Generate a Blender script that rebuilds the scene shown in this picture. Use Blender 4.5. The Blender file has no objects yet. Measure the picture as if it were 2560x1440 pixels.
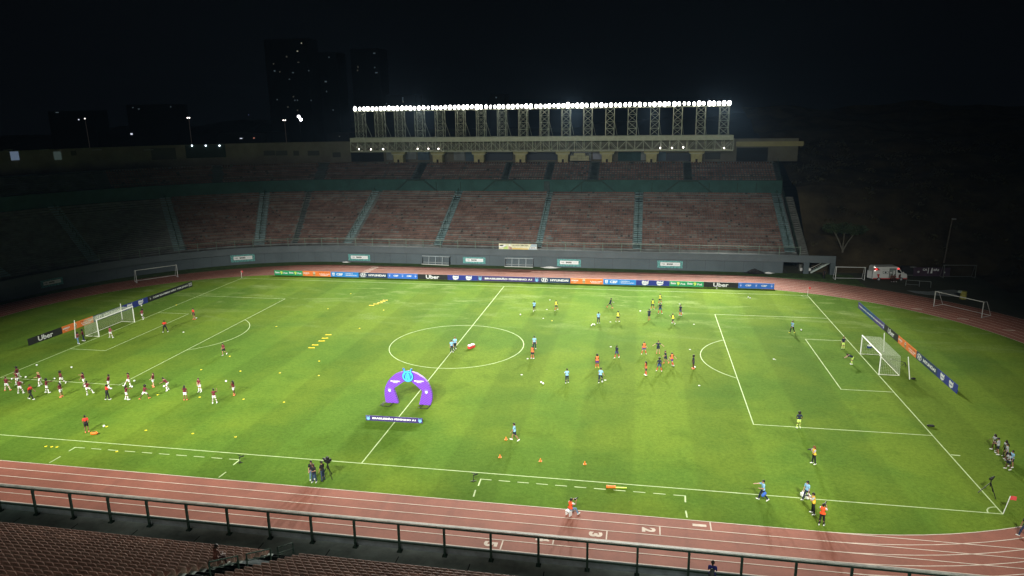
import bpy, bmesh, math, random
from mathutils import Vector, Matrix
R = math.radians
random.seed(11)
S = bpy.context.scene
COL = S.collection
pi = math.pi

# ------------------------------------------------------------------ camera
CP = Vector((24.2392, -88.5534, 30.548)); YAW, PIT, ROL, FPX = -0.183774, 0.242425, -0.01358, 1755.83
_f = Vector((math.sin(YAW)*math.cos(PIT), math.cos(YAW)*math.cos(PIT), -math.sin(PIT)))
_r0 = Vector((math.cos(YAW), -math.sin(YAW), 0)); _u0 = _r0.cross(_f)
CR = math.cos(ROL)*_r0 + math.sin(ROL)*_u0
CU = -math.sin(ROL)*_r0 + math.cos(ROL)*_u0
CF = _f
cam = bpy.data.cameras.new('camera'); camo = bpy.data.objects.new('camera', cam); COL.objects.link(camo)
cam.sensor_width = 36; cam.lens = FPX/2560*36; cam.clip_start = .5; cam.clip_end = 3000
M = Matrix(((CR.x, CU.x, -CF.x, CP.x), (CR.y, CU.y, -CF.y, CP.y), (CR.z, CU.z, -CF.z, CP.z), (0, 0, 0, 1)))
camo.matrix_world = M
S.camera = camo
def ray(u, v): return CF + CR*((u-1280)/FPX) - CU*((v-720)/FPX)
def G(u, v, z=0.0):
    d = ray(u, v); return CP + d*((z-CP.z)/d.z)
def Yp(u, v, y):
    d = ray(u, v); return CP + d*((y-CP.y)/d.y)

# ------------------------------------------------------------------ materials
MATS = {}
def mat(name, c, rough=.75, ns=0, na=.0, emit=0, metal=0, coat=0):
    if name in MATS: return MATS[name]
    m = bpy.data.materials.new(name); m.use_nodes = True
    n = m.node_tree.nodes; l = m.node_tree.links; b = n['Principled BSDF']
    b.inputs['Roughness'].default_value = rough; b.inputs['Metallic'].default_value = metal
    if coat: b.inputs['Coat Weight'].default_value = coat
    b.inputs['Specular IOR Level'].default_value = .3
    col = (*c, 1)
    b.inputs['Base Color'].default_value = col
    if na:
        tc = n.new('ShaderNodeTexCoord'); nz = n.new('ShaderNodeTexNoise'); nz.inputs['Scale'].default_value = ns
        nz.inputs['Detail'].default_value = 5; nz.inputs['Roughness'].default_value = .65
        l.new(tc.outputs['Object'], nz.inputs['Vector'])
        mr = n.new('ShaderNodeMapRange'); mr.inputs[1].default_value = .3; mr.inputs[2].default_value = .7
        mr.inputs[3].default_value = 1-na; mr.inputs[4].default_value = 1+na
        l.new(nz.outputs['Fac'], mr.inputs[0])
        mx = n.new('ShaderNodeMix'); mx.data_type = 'RGBA'; mx.blend_type = 'MULTIPLY'; mx.inputs[0].default_value = 1
        mx.inputs[6].default_value = col; l.new(mr.outputs[0], mx.inputs[7]); l.new(mx.outputs[2], b.inputs['Base Color'])
    if emit:
        b.inputs['Emission Color'].default_value = col; b.inputs['Emission Strength'].default_value = emit
        m.cycles.emission_sampling = 'NONE'
    MATS[name] = m
    return m
white = mat('white paint', (.78, .78, .75), .55, 3, .08)
linew = mat('line marking', (.40, .50, .24), .85, 1.0, .3)
tline = mat('track line', (.55, .46, .38), .85, .8, .25)
black = mat('black', (.012, .012, .013), .6)
darkg = mat('dark grey', (.05, .053, .055), .6, 4, .2)
greenmetal = mat('green painted steel', (.03, .06, .045), .5, 6, .3)
rail_top = mat('pale highlight rail', (.42, .42, .38), .5, 2, .3)  # pale tone paints in the highlight along the near railing's top edge
gant = mat('cream painted steel', (.44, .46, .36), .55, 1.5, .15)
conc = mat('concrete', (.21, .24, .24), .85, .9, .3)
conc_d = mat('stained concrete', (.34, .40, .37), .9, .5, .45)
wallgrey = mat('painted grey wall', (.076, .098, .108), .8, .25, .12)
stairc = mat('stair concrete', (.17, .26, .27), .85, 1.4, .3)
podium = mat('green painted wall', (.028, .078, .072), .8, .3, .25)
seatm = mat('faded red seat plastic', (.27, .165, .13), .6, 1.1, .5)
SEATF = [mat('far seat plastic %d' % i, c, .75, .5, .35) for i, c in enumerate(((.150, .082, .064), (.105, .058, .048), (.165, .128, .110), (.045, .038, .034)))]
redm = mat('red', (.55, .03, .03), .5)
yellow = mat('yellow plastic', (.75, .62, .03), .5)
orange = mat('orange plastic', (.80, .17, .02), .5)

# ------------------------------------------------------------------ mesh builder
class MB:
    def __init__(s): s.v = []; s.f = []; s.m = []; s.cur = 0
    def quad(s, *p):
        i = len(s.v); s.v += [tuple(q) for q in p]; s.f.append(tuple(range(i, i+len(p)))); s.m.append(s.cur); return s
    def box(s, c, d, rz=0, rx=0, ry=0):
        i = len(s.v); Mx = Matrix.Rotation(rz, 3, 'Z') @ Matrix.Rotation(ry, 3, 'Y') @ Matrix.Rotation(rx, 3, 'X')
        for a in (-.5, .5):
            for b in (-.5, .5):
                for e in (-.5, .5):
                    s.v.append(tuple(Mx @ Vector((a*d[0], b*d[1], e*d[2])) + Vector(c)))
        for q in ((0, 1, 3, 2), (4, 6, 7, 5), (0, 4, 5, 1), (2, 3, 7, 6), (0, 2, 6, 4), (1, 5, 7, 3)):
            s.f.append(tuple(i+k for k in q)); s.m.append(s.cur)
        return s
    def bar(s, p, q, w, h=None):
        """rectangular bar from p to q"""
        p, q = Vector(p), Vector(q); h = h or w; d = (q-p).normalized()
        a = d.cross(Vector((0, 0, 1)))
        if a.length < 1e-3: a = Vector((1, 0, 0))
        a.normalize(); b = a.cross(d); i = len(s.v)
        for o in (p, q):
            for x, y in ((-1, -1), (1, -1), (1, 1), (-1, 1)): s.v.append(tuple(o + a*(x*w/2) + b*(y*h/2)))
        for k in range(4): s.f.append((i+k, i+(k+1) % 4, i+4+(k+1) % 4, i+4+k)); s.m.append(s.cur)
        s.f += [(i+3, i+2, i+1, i), (i+4, i+5, i+6, i+7)]; s.m += [s.cur]*2
        return s
    def cap(s, p, r0, q, r1, n=10, rings=3):
        """tapered capsule"""
        p, q = Vector(p), Vector(q); d = q-p; L = d.length
        d = d/L if L > 1e-6 else Vector((0, 0, 1))
        a = d.cross(Vector((0, 1, 0))) if abs(d.y) < .9 else d.cross(Vector((1, 0, 0)))
        a.normalize(); b = d.cross(a); i0 = len(s.v); rows = []
        for k in range(rings): 
            t = (k+.0)/rings*pi/2; t = max(t, .12); rows.append((p - d*(r0*math.cos(t)), r0*math.sin(t)))
        rows.append((p, r0)); rows.append((q, r1))
        for k in range(rings-1, -1, -1):
            t = max(k/rings*pi/2, .12); rows.append((q + d*(r1*math.cos(t)), r1*math.sin(t)))
        for c, r in rows:
            for k in range(n):
                t = 2*pi*k/n; s.v.append(tuple(c + a*(r*math.cos(t)) + b*(r*math.sin(t))))
        for j in range(len(rows)-1):
            for k in range(n):
                s.f.append((i0+j*n+k, i0+j*n+(k+1) % n, i0+(j+1)*n+(k+1) % n, i0+(j+1)*n+k)); s.m.append(s.cur)
        s.f.append(tuple(i0+k for k in range(n-1, -1, -1))); s.m.append(s.cur)
        e = i0+(len(rows)-1)*n; s.f.append(tuple(e+k for k in range(n))); s.m.append(s.cur)
        return s
    def tube(s, p, q, r, r1=None, n=8): 
        p, q = Vector(p), Vector(q); r1 = r if r1 is None else r1; d = (q-p).normalized()
        a = d.cross(Vector((0, 0, 1)));
        if a.length < 1e-3: a = Vector((1, 0, 0))
        a.normalize(); b = d.cross(a); i = len(s.v)
        for o, rr in ((p, r), (q, r1)):
            for k in range(n):
                t = 2*pi*k/n; s.v.append(tuple(o + a*(rr*math.cos(t)) + b*(rr*math.sin(t))))
        for k in range(n): s.f.append((i+k, i+(k+1) % n, i+n+(k+1) % n, i+n+k)); s.m.append(s.cur)
        s.f.append(tuple(i+k for k in range(n-1, -1, -1))); s.f.append(tuple(i+n+k for k in range(n))); s.m += [s.cur]*2
        return s
    def sphere(s, c, r, n=12, sc=(1, 1, 1)):
        i = len(s.v); h = n//2
        for a in range(1, h):
            for b in range(n):
                t, f = pi*a/h, 2*pi*b/n
                s.v.append((c[0]+r*sc[0]*math.sin(t)*math.cos(f), c[1]+r*sc[1]*math.sin(t)*math.sin(f), c[2]+r*sc[2]*math.cos(t)))
        for a in range(h-2):
            for b in range(n): s.f.append((i+a*n+b, i+(a+1)*n+b, i+(a+1)*n+(b+1) % n, i+a*n+(b+1) % n)); s.m.append(s.cur)
        t = len(s.v); s.v += [(c[0], c[1], c[2]+r*sc[2]), (c[0], c[1], c[2]-r*sc[2])]; e = i+(h-2)*n
        for b in range(n):
            s.f.append((t, i+b, i+(b+1) % n)); s.f.append((t+1, e+(b+1) % n, e+b)); s.m += [s.cur]*2
        return s
    def prism(s, pts, fn, h):
        """2-D outline lifted by fn(x, y, k) for k=0 (front) and k=h (back)"""
        i = len(s.v); n = len(pts)
        for k in (0, h): s.v += [tuple(fn(x, y, k)) for x, y in pts]
        s.f += [tuple(range(i, i+n)), tuple(range(i+2*n-1, i+n-1, -1))]; s.m += [s.cur]*2
        for k in range(n): s.f.append((i+k, i+n+k, i+n+(k+1) % n, i+(k+1) % n)); s.m.append(s.cur)
        return s
    def mesh(s, name, smooth=False):
        me = bpy.data.meshes.new(name); me.from_pydata(s.v, [], s.f)
        if any(s.m): me.polygons.foreach_set('material_index', s.m)
        if smooth: me.polygons.foreach_set('use_smooth', [True]*len(s.f))
        me.update(); return me
    def build(s, name, m, parent=None, smooth=False):
        me = s.mesh(name, smooth)
        for q in (m if isinstance(m, (list, tuple)) else [m]): me.materials.append(q)
        return link(name, me, parent)
def link(name, me, parent=None, loc=(0, 0, 0), rz=0):
    o = bpy.data.objects.new(name, me); COL.objects.link(o); o.location = loc; o.rotation_euler = (0, 0, rz)
    if parent is not None: o.parent = parent
    return o
def tag(o, label=None, cat=None, group=None, kind=None):
    if label: o['label'] = label
    if cat: o['category'] = cat
    if group: o['group'] = group
    if kind: o['kind'] = kind
    return o
def empty(name, loc, rz=0, label=None, cat=None, group=None):
    o = bpy.data.objects.new(name, None); COL.objects.link(o); o.location = loc; o.rotation_euler = (0, 0, rz); o.empty_display_size = .2
    return tag(o, label, cat, group)
def kids(o): return [c for c in bpy.data.objects if c.parent == o]
def dup(o, loc, rz=0, label=None, group=None):
    c = o.copy(); COL.objects.link(c); c.location = loc; c.rotation_euler = (0, 0, rz)
    if label: c['label'] = label
    if group: c['group'] = group
    for ch in o.children:
        d = ch.copy(); COL.objects.link(d); d.parent = c
        for g in ch.children:
            e = g.copy(); COL.objects.link(e); e.parent = d
    return c
def struct(name, mb, m): return tag(mb.build(name, m), kind='structure')

# ------------------------------------------------------------------ lettering and flat print (local board plane: x right, z up, facing -y)
_tx = {}
def textmesh(s, size=1, bold=.0, sx=1):
    k = (s, size, bold, sx)
    if k in _tx: return _tx[k]
    cu = bpy.data.curves.new('lettering', 'FONT'); cu.body = s; cu.size = size; cu.offset = bold; cu.resolution_u = 3
    cu.align_x = 'CENTER'; cu.align_y = 'CENTER'; cu.fill_mode = 'FRONT'
    o = bpy.data.objects.new('lettering', cu); COL.objects.link(o); bpy.context.view_layer.update()
    me = bpy.data.meshes.new_from_object(o.evaluated_get(bpy.context.evaluated_depsgraph_get()))
    bpy.data.objects.remove(o)
    if sx != 1: me.transform(Matrix.Diagonal((sx, 1, 1, 1)))
    _tx[k] = me; return me
def letters(s, w, h, x, z, m, parent, y=-.045, bold=.03, name='lettering', rx=pi/2):
    """text fitted to w x h metres, centred at x, z"""
    me = textmesh(s, 1, bold).copy()
    xs = [v.co.x for v in me.vertices]; ys = [v.co.y for v in me.vertices]
    cx, cy = (min(xs)+max(xs))/2, (min(ys)+max(ys))/2
    me.transform(Matrix.Diagonal((w/(max(xs)-min(xs)), h/(max(ys)-min(ys)), 1, 1)) @ Matrix.Translation((-cx, -cy, 0)))
    me.transform(Matrix.Translation((x, y, z)) @ Matrix.Rotation(rx, 4, 'X'))
    me.materials.clear(); me.materials.append(m)
    return link(name, me, parent)
def flat(name, polys, m, parent, y=-.045):
    mb = MB()
    for p in polys: mb.quad(*[(a, y, b) for a, b in p])
    return mb.build(name, m, parent)
def ring(cx, cz, rx, rz, t, n=28, a0=0, a1=360):
    out = []
    for k in range(n):
        a, b = R(a0+(a1-a0)*k/n), R(a0+(a1-a0)*(k+1)/n)
        out.append([(cx+rx*math.cos(a), cz+rz*math.sin(a)), (cx+rx*math.cos(b), cz+rz*math.sin(b)),
                    (cx+(rx-t)*math.cos(b), cz+(rz-t)*math.sin(b)), (cx+(rx-t)*math.cos(a), cz+(rz-t)*math.sin(a))])
    return out
def disc(cx, cz, rx, rz, n=24): return [[(cx+rx*math.cos(2*pi*k/n), cz+rz*math.sin(2*pi*k/n)) for k in range(n)]]
def shift(polys, cx, cz, s, sz=None): return [[(cx+x*s, cz+z*(sz or s)) for x, z in p] for p in polys]
# ------------------------------------------------------------------ ground, pitch, track
def stadium(Rr, hx=38., n=40, cy=0):
    p = []
    for k in range(n+1):
        a = -pi/2 + pi*k/n; p.append((hx+Rr*math.cos(a), cy+Rr*math.sin(a)))
    for k in range(n+1):
        a = pi/2 + pi*k/n; p.append((-hx+Rr*math.cos(a), cy+Rr*math.sin(a)))
    return p
def grassmat():
    m = bpy.data.materials.new('mown turf'); m.use_nodes = True; n = m.node_tree.nodes; l = m.node_tree.links; b = n['Principled BSDF']
    b.inputs['Roughness'].default_value = 1; b.inputs['Specular IOR Level'].default_value = .03
    tc = n.new('ShaderNodeTexCoord'); sp = n.new('ShaderNodeSeparateXYZ'); l.new(tc.outputs['Object'], sp.inputs[0])
    def noise(sc, det=4, ro=.6, vec=None, dist=0):
        q = n.new('ShaderNodeTexNoise'); q.inputs['Scale'].default_value = sc; q.inputs['Detail'].default_value = det; q.inputs['Roughness'].default_value = ro
        q.inputs['Distortion'].default_value = dist
        l.new(vec or tc.outputs['Object'], q.inputs['Vector']); return q.outputs['Fac']
    def rng(x, a, c, d, e):
        q = n.new('ShaderNodeMapRange'); q.interpolation_type = 'SMOOTHSTEP'
        for i, w in zip((1, 2, 3, 4), (a, c, d, e)): q.inputs[i].default_value = w
        l.new(x, q.inputs[0]); return q.outputs[0]
    def mixc(f, a, c, bt='MIX'):
        q = n.new('ShaderNodeMix'); q.data_type = 'RGBA'; q.blend_type = bt
        if isinstance(f, float): q.inputs[0].default_value = f
        else: l.new(f, q.inputs[0])
        for i, w in ((6, a), (7, c)):
            if isinstance(w, tuple): q.inputs[i].default_value = (*w, 1)
            else: l.new(w, q.inputs[i])
        return q.outputs[2]
    big = rng(noise(.05, 4), .40, .60, 0, 1); mid = rng(noise(.35, 6, .7), .32, .68, 0, 1); fine = rng(noise(2.8, 9, .82), .32, .68, .0, 1)
    c = mixc(big, (.080, .152, .018), (.118, .184, .019))
    c = mixc(mid, c, mixc(1.0, c, (.88, .92, .90), 'MULTIPLY'))
    # mowing bands run across the pitch
    w = n.new('ShaderNodeMath'); w.operation = 'SINE'; a = n.new('ShaderNodeMath'); a.operation = 'MULTIPLY_ADD'; a.inputs[1].default_value = pi/5.5; a.inputs[2].default_value = -pi*24.2/5.5
    l.new(sp.outputs['X'], a.inputs[0]); l.new(a.outputs[0], w.inputs[0])
    c = mixc(1.0, c, rng(w.outputs[0], -.2, .2, .90, 1.04), 'MULTIPLY')
    mp = n.new('ShaderNodeMapping'); mp.inputs['Scale'].default_value = (.10, .30, 1); l.new(tc.outputs['Object'], mp.inputs[0])
    worn = noise(1.0, 8, .72, mp.outputs[0], .6)
    wy = rng(sp.outputs['Y'], -6, 26, 0, 1)
    q = n.new('ShaderNodeMath'); q.operation = 'MULTIPLY'; l.new(rng(worn, .50, .66, 0, .85), q.inputs[0]); l.new(wy, q.inputs[1])
    c = mixc(q.outputs[0], c, (.165, .235, .065))
    # darker lush patches nearer the main stand
    mp2 = n.new('ShaderNodeMapping'); mp2.inputs['Location'].default_value = (31, 7, 0); l.new(tc.outputs['Object'], mp2.inputs[0])
    lush = rng(noise(.16, 7, .7, mp2.outputs[0], .4), .54, .68, 0, .5)
    c = mixc(lush, c, (.060, .112, .010))
    c = mixc(fine, mixc(1.0, c, (.74, .76, .70), 'MULTIPLY'), mixc(1.0, c, (1.22, 1.18, 1.25), 'MULTIPLY'))
    l.new(c, b.inputs['Base Color'])
    bp = n.new('ShaderNodeBump'); bp.inputs['Strength'].default_value = .35; bp.inputs['Distance'].default_value = .05; l.new(fine, bp.inputs['Height']); l.new(bp.outputs[0], b.inputs['Normal'])
    return m
def trackmat():
    m = mat('red running track', (.225, .078, .050), .85, .35, .16)
    n = m.node_tree.nodes; l = m.node_tree.links; b = n['Principled BSDF']
    tc = n.new('ShaderNodeTexCoord'); mp = n.new('ShaderNodeMapping'); mp.inputs['Scale'].default_value = (1.2, .12, 1); mp.inputs['Rotation'].default_value = (0, 0, .5)
    l.new(tc.outputs['Object'], mp.inputs[0]); z = n.new('ShaderNodeTexNoise'); z.inputs['Scale'].default_value = .4; z.inputs['Detail'].default_value = 6; l.new(mp.outputs[0], z.inputs['Vector'])
    cr = n.new('ShaderNodeMapRange'); cr.inputs[1].default_value = .55; cr.inputs[2].default_value = .75; cr.inputs[3].default_value = 0; cr.inputs[4].default_value = .45; l.new(z.outputs['Fac'], cr.inputs[0])
    f = n.new('ShaderNodeTexNoise'); f.inputs['Scale'].default_value = 5; f.inputs['Detail'].default_value = 5; l.new(tc.outputs['Object'], f.inputs['Vector'])
    fr = n.new('ShaderNodeMapRange'); fr.inputs[3].default_value = .82; fr.inputs[4].default_value = 1.18; l.new(f.outputs['Fac'], fr.inputs[0])
    old = b.inputs['Base Color'].links[0].from_socket
    a = n.new('ShaderNodeMix'); a.data_type = 'RGBA'; l.new(cr.outputs[0], a.inputs[0]); l.new(old, a.inputs[6]); a.inputs[7].default_value = (.115, .04, .03, 1)
    e = n.new('ShaderNodeMix'); e.data_type = 'RGBA'; e.blend_type = 'MULTIPLY'; e.inputs[0].default_value = 1; l.new(a.outputs[2], e.inputs[6]); l.new(fr.outputs[0], e.inputs[7])
    l.new(e.outputs[2], b.inputs['Base Color'])
    return m
RI = 38.7
struct('ground', MB().quad((-900, -700, -.02), (900, -700, -.02), (900, 1500, -.02), (-900, 1500, -.02)), mat('dark earth', (.045, .05, .03), .95, .12, .35))
struct('grass_verge', MB().quad((-92, -51, -.012), (64, -51, -.012), (64, 51.45, -.012), (-92, 51.45, -.012)), mat('rough verge grass', (.045, .085, .02), .95, .8, .5))
struct('pitch_grass', MB().quad(*[(x, y, .0) for x, y in stadium(RI)]), grassmat())
def lanes(side): return 6.15 if side else 8.05
def outer(side): return RI+1.22*lanes(side)
tm = trackmat()
t = MB(); ip = stadium(RI+.001, n=48); op = []
for k, (x, y) in enumerate(ip):
    left = x < -38
    a = math.atan2(y, (x-38) if x > 0 else (x+38))
    # the outer edge narrows from eight lanes to six round the left-hand bend
    if left:
        q = min(1, max(0, (-38-x)/22)); ro = RI+1.22*(8.05*(1-q)+6.15*q)
    else: ro = outer(0)
    cx = 38 if x > 0 else -38
    op.append((cx+ro*math.cos(a), ro*math.sin(a)))
N = len(ip)
for k in range(N):
    j = (k+1) % N
    t.quad((*ip[k], .004), (*op[k], .004), (*op[j], .004), (*ip[j], .004))
struct('running_track', t, tm)
struct('track_straight', MB().quad((38.0, -48.52, .0085), (84, -48.52, .0085), (84, -38.9, .0085), (44, -38.72, .0085), (38, -RI, .0085)), tm)
mk = MB()
for i in range(0, 9):
    r = RI + 1.22*i; w = .04
    segs = []
    for k in range(64):
        for cx, b0 in ((38, -pi/2), (-38, pi/2)):
            if cx < 0 and i > 6: continue
            a, b = b0+pi*k/64, b0+pi*(k+1)/64
            mk.quad(*[(cx+q*math.cos(s), q*math.sin(s), .0125) for q, s in ((r-w, a), (r+w, a), (r+w, b), (r-w, b))])
    mk.quad((-38, r-w, .0125), (38, r-w, .0125), (38, r+w, .0125), (-38, r+w, .0125))
    mk.quad((-38, -r-w, .0165), (84, -r-w, .0165), (84, -r+w, .0165), (-38, -r+w, .0165))
# staggered start lines with their numbers, far finish marks
for i, u in enumerate((1776.5, 1649.7, 1516.5, 1384, 1254, 1117)):
    yc = -(RI+1.22*(i+.5)); d = ray(u, G(u, 1330).y); 
    v = min(range(1290, 1420), key=lambda q: abs(G(u, q).y-yc)); x = G(u, v).x
    mk.quad((x-.05, yc-.55, .0205), (x+.05, yc-.55, .0205), (x+.05, yc+.55, .0205), (x-.05, yc+.55, .0205))
    me = textmesh(str(i+1), 1, .055); 
    xs = [q.co.x for q in me.vertices]; ys = [q.co.y for q in me.vertices]
    sx = .62/(max(xs)-min(xs)) if i else .32/(max(xs)-min(xs)); sy = 1.02/(max(ys)-min(ys))
    o = len(mk.v)
    for q in me.vertices: mk.v.append((x-.82+(q.co.y-(min(ys)+max(ys))/2)*sy, yc-(q.co.x-(min(xs)+max(xs))/2)*sx, .0125))
    for f in me.polygons: mk.f.append(tuple(o+k for k in f.vertices)); mk.m.append(0)
for k, (u, v) in enumerate(((906, 681), (912, 677.5), (919, 674), (926, 671), (931, 668))):
    p = G(u, v); mk.quad((p.x-.06, p.y-.6, .0205), (p.x+.06, p.y-.6, .0205), (p.x+.06, p.y+.6, .0205), (p.x-.06, p.y+.6, .0205)); mk.quad((p.x+.3, p.y-.25, .0245), (p.x+1.3, p.y-.25, .0245), (p.x+1.3, p.y+.25, .0245), (p.x+.3, p.y+.25, .0245))
for u, v in ((2290, 772), (2405, 797), (2519, 825)):
    p = G(u, v); mk.quad((p.x-.7, p.y-.1, .0205), (p.x+.8, p.y-.4, .0205), (p.x+.8, p.y-.1, .0205), (p.x-.6, p.y+.15, .0205))
struct('track_markings', mk, tline)
pm = MB(); Z = .0045; W = .05
def ln(x0, y0, x1, y1, w=W, Z=None):
    Z = Z or (.0065 if abs(x1-x0) > abs(y1-y0) else .0085)
    d = Vector((x1-x0, y1-y0)); n = Vector((-d.y, d.x)).normalized()*w; e = d.normalized()*w
    pm.quad((x0-e.x-n.x, y0-e.y-n.y, Z), (x1+e.x-n.x, y1+e.y-n.y, Z), (x1+e.x+n.x, y1+e.y+n.y, Z), (x0-e.x+n.x, y0-e.y+n.y, Z))
def arc(cx, cy, r, a0, a1, n=60):
    for k in range(n):
        a, b = R(a0+(a1-a0)*k/n), R(a0+(a1-a0)*(k+1)/n)
        pm.quad(*[(cx+q*math.cos(s), cy+q*math.sin(s), Z) for q, s in ((r-W, a), (r+W, a), (r+W, b), (r-W, b))])
for y in (-34, 34): ln(-52.5, y, 52.5, y)
for x in (-52.5, 0, 52.5): ln(x, -34, x, 34)
arc(0, 0, 9.15, 0, 360, 90)
for s in (-1, 1):
    for dx, hy in ((16.5, 20.16), (5.5, 9.16)):
        x = s*(52.5-dx); ln(x, -hy, x, hy); ln(x, -hy, s*52.5, -hy); ln(x, hy, s*52.5, hy)
    a = math.degrees(math.acos(5.5/9.15)); c = 180 if s > 0 else 0
    arc(s*41.5, 0, 9.15, c-a, c+a, 30)
    for y in (-34, 34):
        b = {(-1, -34): 0, (1, -34): 90, (1, 34): 180, (-1, 34): 270}[(s, y)]; arc(s*52.5, y, 1, b, b+90, 10)
    pm.quad(*[(s*41.5+.12*math.cos(q*pi/4), .12*math.sin(q*pi/4), Z) for q in range(8)])
def dash(a, b, w=.06):
    p, q = G(*a), G(*b); ln(p.x, p.y, q.x, q.y, w, .0105)
for A, B, legs, nd in (((188, 1118.5), (599, 1149.7), (((188, 1118.5), (173.5, 1127)), ((150, 1142), (124, 1157)), ((599, 1149.7), (584, 1162)), ((564, 1181), (548, 1193))), 10),
                       ((1202, 1198), (1713, 1240), (((1202, 1198), (1196, 1214)), ((1188.5, 1226), (1184, 1241)), ((1713, 1240), (1713.5, 1255)), ((1714.5, 1278), (1717.5, 1293))), 11)):
    a, b = G(*A), G(*B)
    for k in range(nd):
        t0, t1 = k/(nd-.45), (k+.55)/(nd-.45)
        p, q = a.lerp(b, t0), a.lerp(b, t1); ln(p.x, p.y, q.x, q.y, .05, .0125)
    for g in legs: dash(*g)
dash((2380, 1137.5), (2398, 1139), .08)
struct('pitch_markings', pm, linew)
# concrete apron beyond the right-hand bend
cp = [G(*q) for q in ((2266, 726), (2320, 729), (2352, 726), (2385, 724), (2412, 731), (2420, 738), (2390, 742), (2345, 739), (2318, 737), (2290, 733))]
struct('concrete_apron', MB().quad(*[(p.x, p.y, .002) for p in cp][::-1]), conc)
hx = MB()
def hz(x, y):
    d = max(0, y-53.5, (x-88)*.8 if x > 88 else 0)
    n = math.sin(x*.13+y*.07)*.8+math.sin(x*.31-y*.23)*.5+math.sin(y*.41+x*.05)*.4
    h = min(d*.62, 10+d*.18)
    return -.03 if d <= 0 else h + n*min(1, d/8)
gx = [57.6+2.2*i for i in range(52)]; gy_ = [40+2.2*i for i in range(62)]
for i in range(len(gx)-1):
    for j in range(len(gy_)-1):
        hx.quad(*[(a, b, hz(a, b)) for a, b in ((gx[i], gy_[j]), (gx[i+1], gy_[j]), (gx[i+1], gy_[j+1]), (gx[i], gy_[j+1]))])
hm = mat('scrubby hillside', (.045, .034, .016), .95, .16, .75)
struct('hillside', hx, hm)
# ------------------------------------------------------------------ far grandstand: straight stand turning into a bowl on the left
CX, CY, RW = -38., 4., 47.5
XR = 54.4
def path(s, d):
    """s<0: straight part, x=XR+s..-38 ; else arc angle s in degrees;  d: metres back from the wall"""
    if s <= 0: return (s, CY+RW+d)
    a = R(s); return (CX-(RW+d)*math.sin(a), CY+(RW+d)*math.cos(a))
def stations(x0=XR, a1=112, da=3.0):
    L = [('x', x0), ('x', 24.), ('x', -7.), ('x', CX)]
    k = da
    while k <= a1+1e-6: L.append(('a', k)); k += da
    return L
def pos(st, d):
    if st[0] == 'x': return (st[1], CY+RW+d)
    a = R(st[1]); return (CX-(RW+d)*math.sin(a), CY+(RW+d)*math.cos(a))
ST = stations()
def sweep(profile, sts=ST, close=False):
    mb = MB(); n = len(profile); m = len(sts)
    for st in sts:
        for d, z in profile: mb.v.append((*pos(st, d), z))
    for i in range(m-1):
        for k in range(n-1 + (1 if close else 0)):
            q = (k+1) % n
            mb.f.append((i*n+k, (i+1)*n+k, (i+1)*n+q, i*n+q)); mb.m.append(0)
    if close:
        mb.f.append(tuple(range(n))); mb.f.append(tuple((m-1)*n+k for k in range(n-1, -1, -1))); mb.m += [0, 0]
    return mb
# rows of the lower tier: 26 close rows and four deep ones
low = []; d, z = 2.6, 3.4
for k in range(30):
    p, r = (.62, .295) if k < 26 else (.9, .43)
    low.append((d, z+r, p)); d += p; z += r
DL, ZL = d, z            # back edge of the lower tier
up = []; d, z = DL+1.0, 15.35
for k in range(10): up.append((d, z+.36, .75)); d += .75; z += .36
DU, ZU = d, z
fs = empty('grandstand', (0, CY+RW, 0), 0, 'long two-tier stand of faded red seats sweeping into a dark bowl on the left', 'grandstand')
def part(mb, name, m, par=None, smooth=False):
    par = par or fs
    o = mb.build(name, m, par, smooth)
    o.location = -par.location; return o
pr = [(-.55, 3.4), (2.6, 3.4)]
for d, z, p in low: pr += [(d, z), (d+p, z)]
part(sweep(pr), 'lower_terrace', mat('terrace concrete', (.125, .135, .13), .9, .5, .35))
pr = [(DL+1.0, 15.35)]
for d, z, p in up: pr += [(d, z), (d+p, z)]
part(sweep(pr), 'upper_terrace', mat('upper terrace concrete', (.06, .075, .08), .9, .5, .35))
part(sweep([(DL+.02, ZL), (DL+.02, 15.3), (DL+.02, 15.75), (DL+.2, 15.75), (DL+.2, 15.35), (DL+1.0, 15.35)]), 'podium_wall', podium)
part(sweep([(DU, ZU), (DU+6, ZU)]), 'concourse', conc_d)
# wall below: recessed panels, parapet beam over them
part(sweep([(.0, -.02), (.0, 2.2)], stations(51.6)), 'front_wall', wallgrey)
part(sweep([(-.5, 2.25), (-.5, 3.62), (-.25, 3.62), (-.25, 3.38), (.6, 3.38), (.6, 2.25)], stations(60.9), True), 'parapet', mat('grey painted parapet', (.088, .108, .118), .8, .3, .12))
jme = MB().box((0, 0, 1.1), (.06, .03, 2.2)).mesh('wall_joint'); jme.materials.append(mat('wall joint', (.06, .07, .08), .9))
for st in [('x', XR-2.9-3.62*k) for k in range(26) if XR-2.9-3.62*k > CX] + [('a', k*4.3) for k in range(1, 26)]:
    x, y = pos(st, -.01); link('wall_joint', jme, fs, (x, y-fs.location.y, 0), R(st[1]) if st[0] == 'a' else 0)
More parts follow.
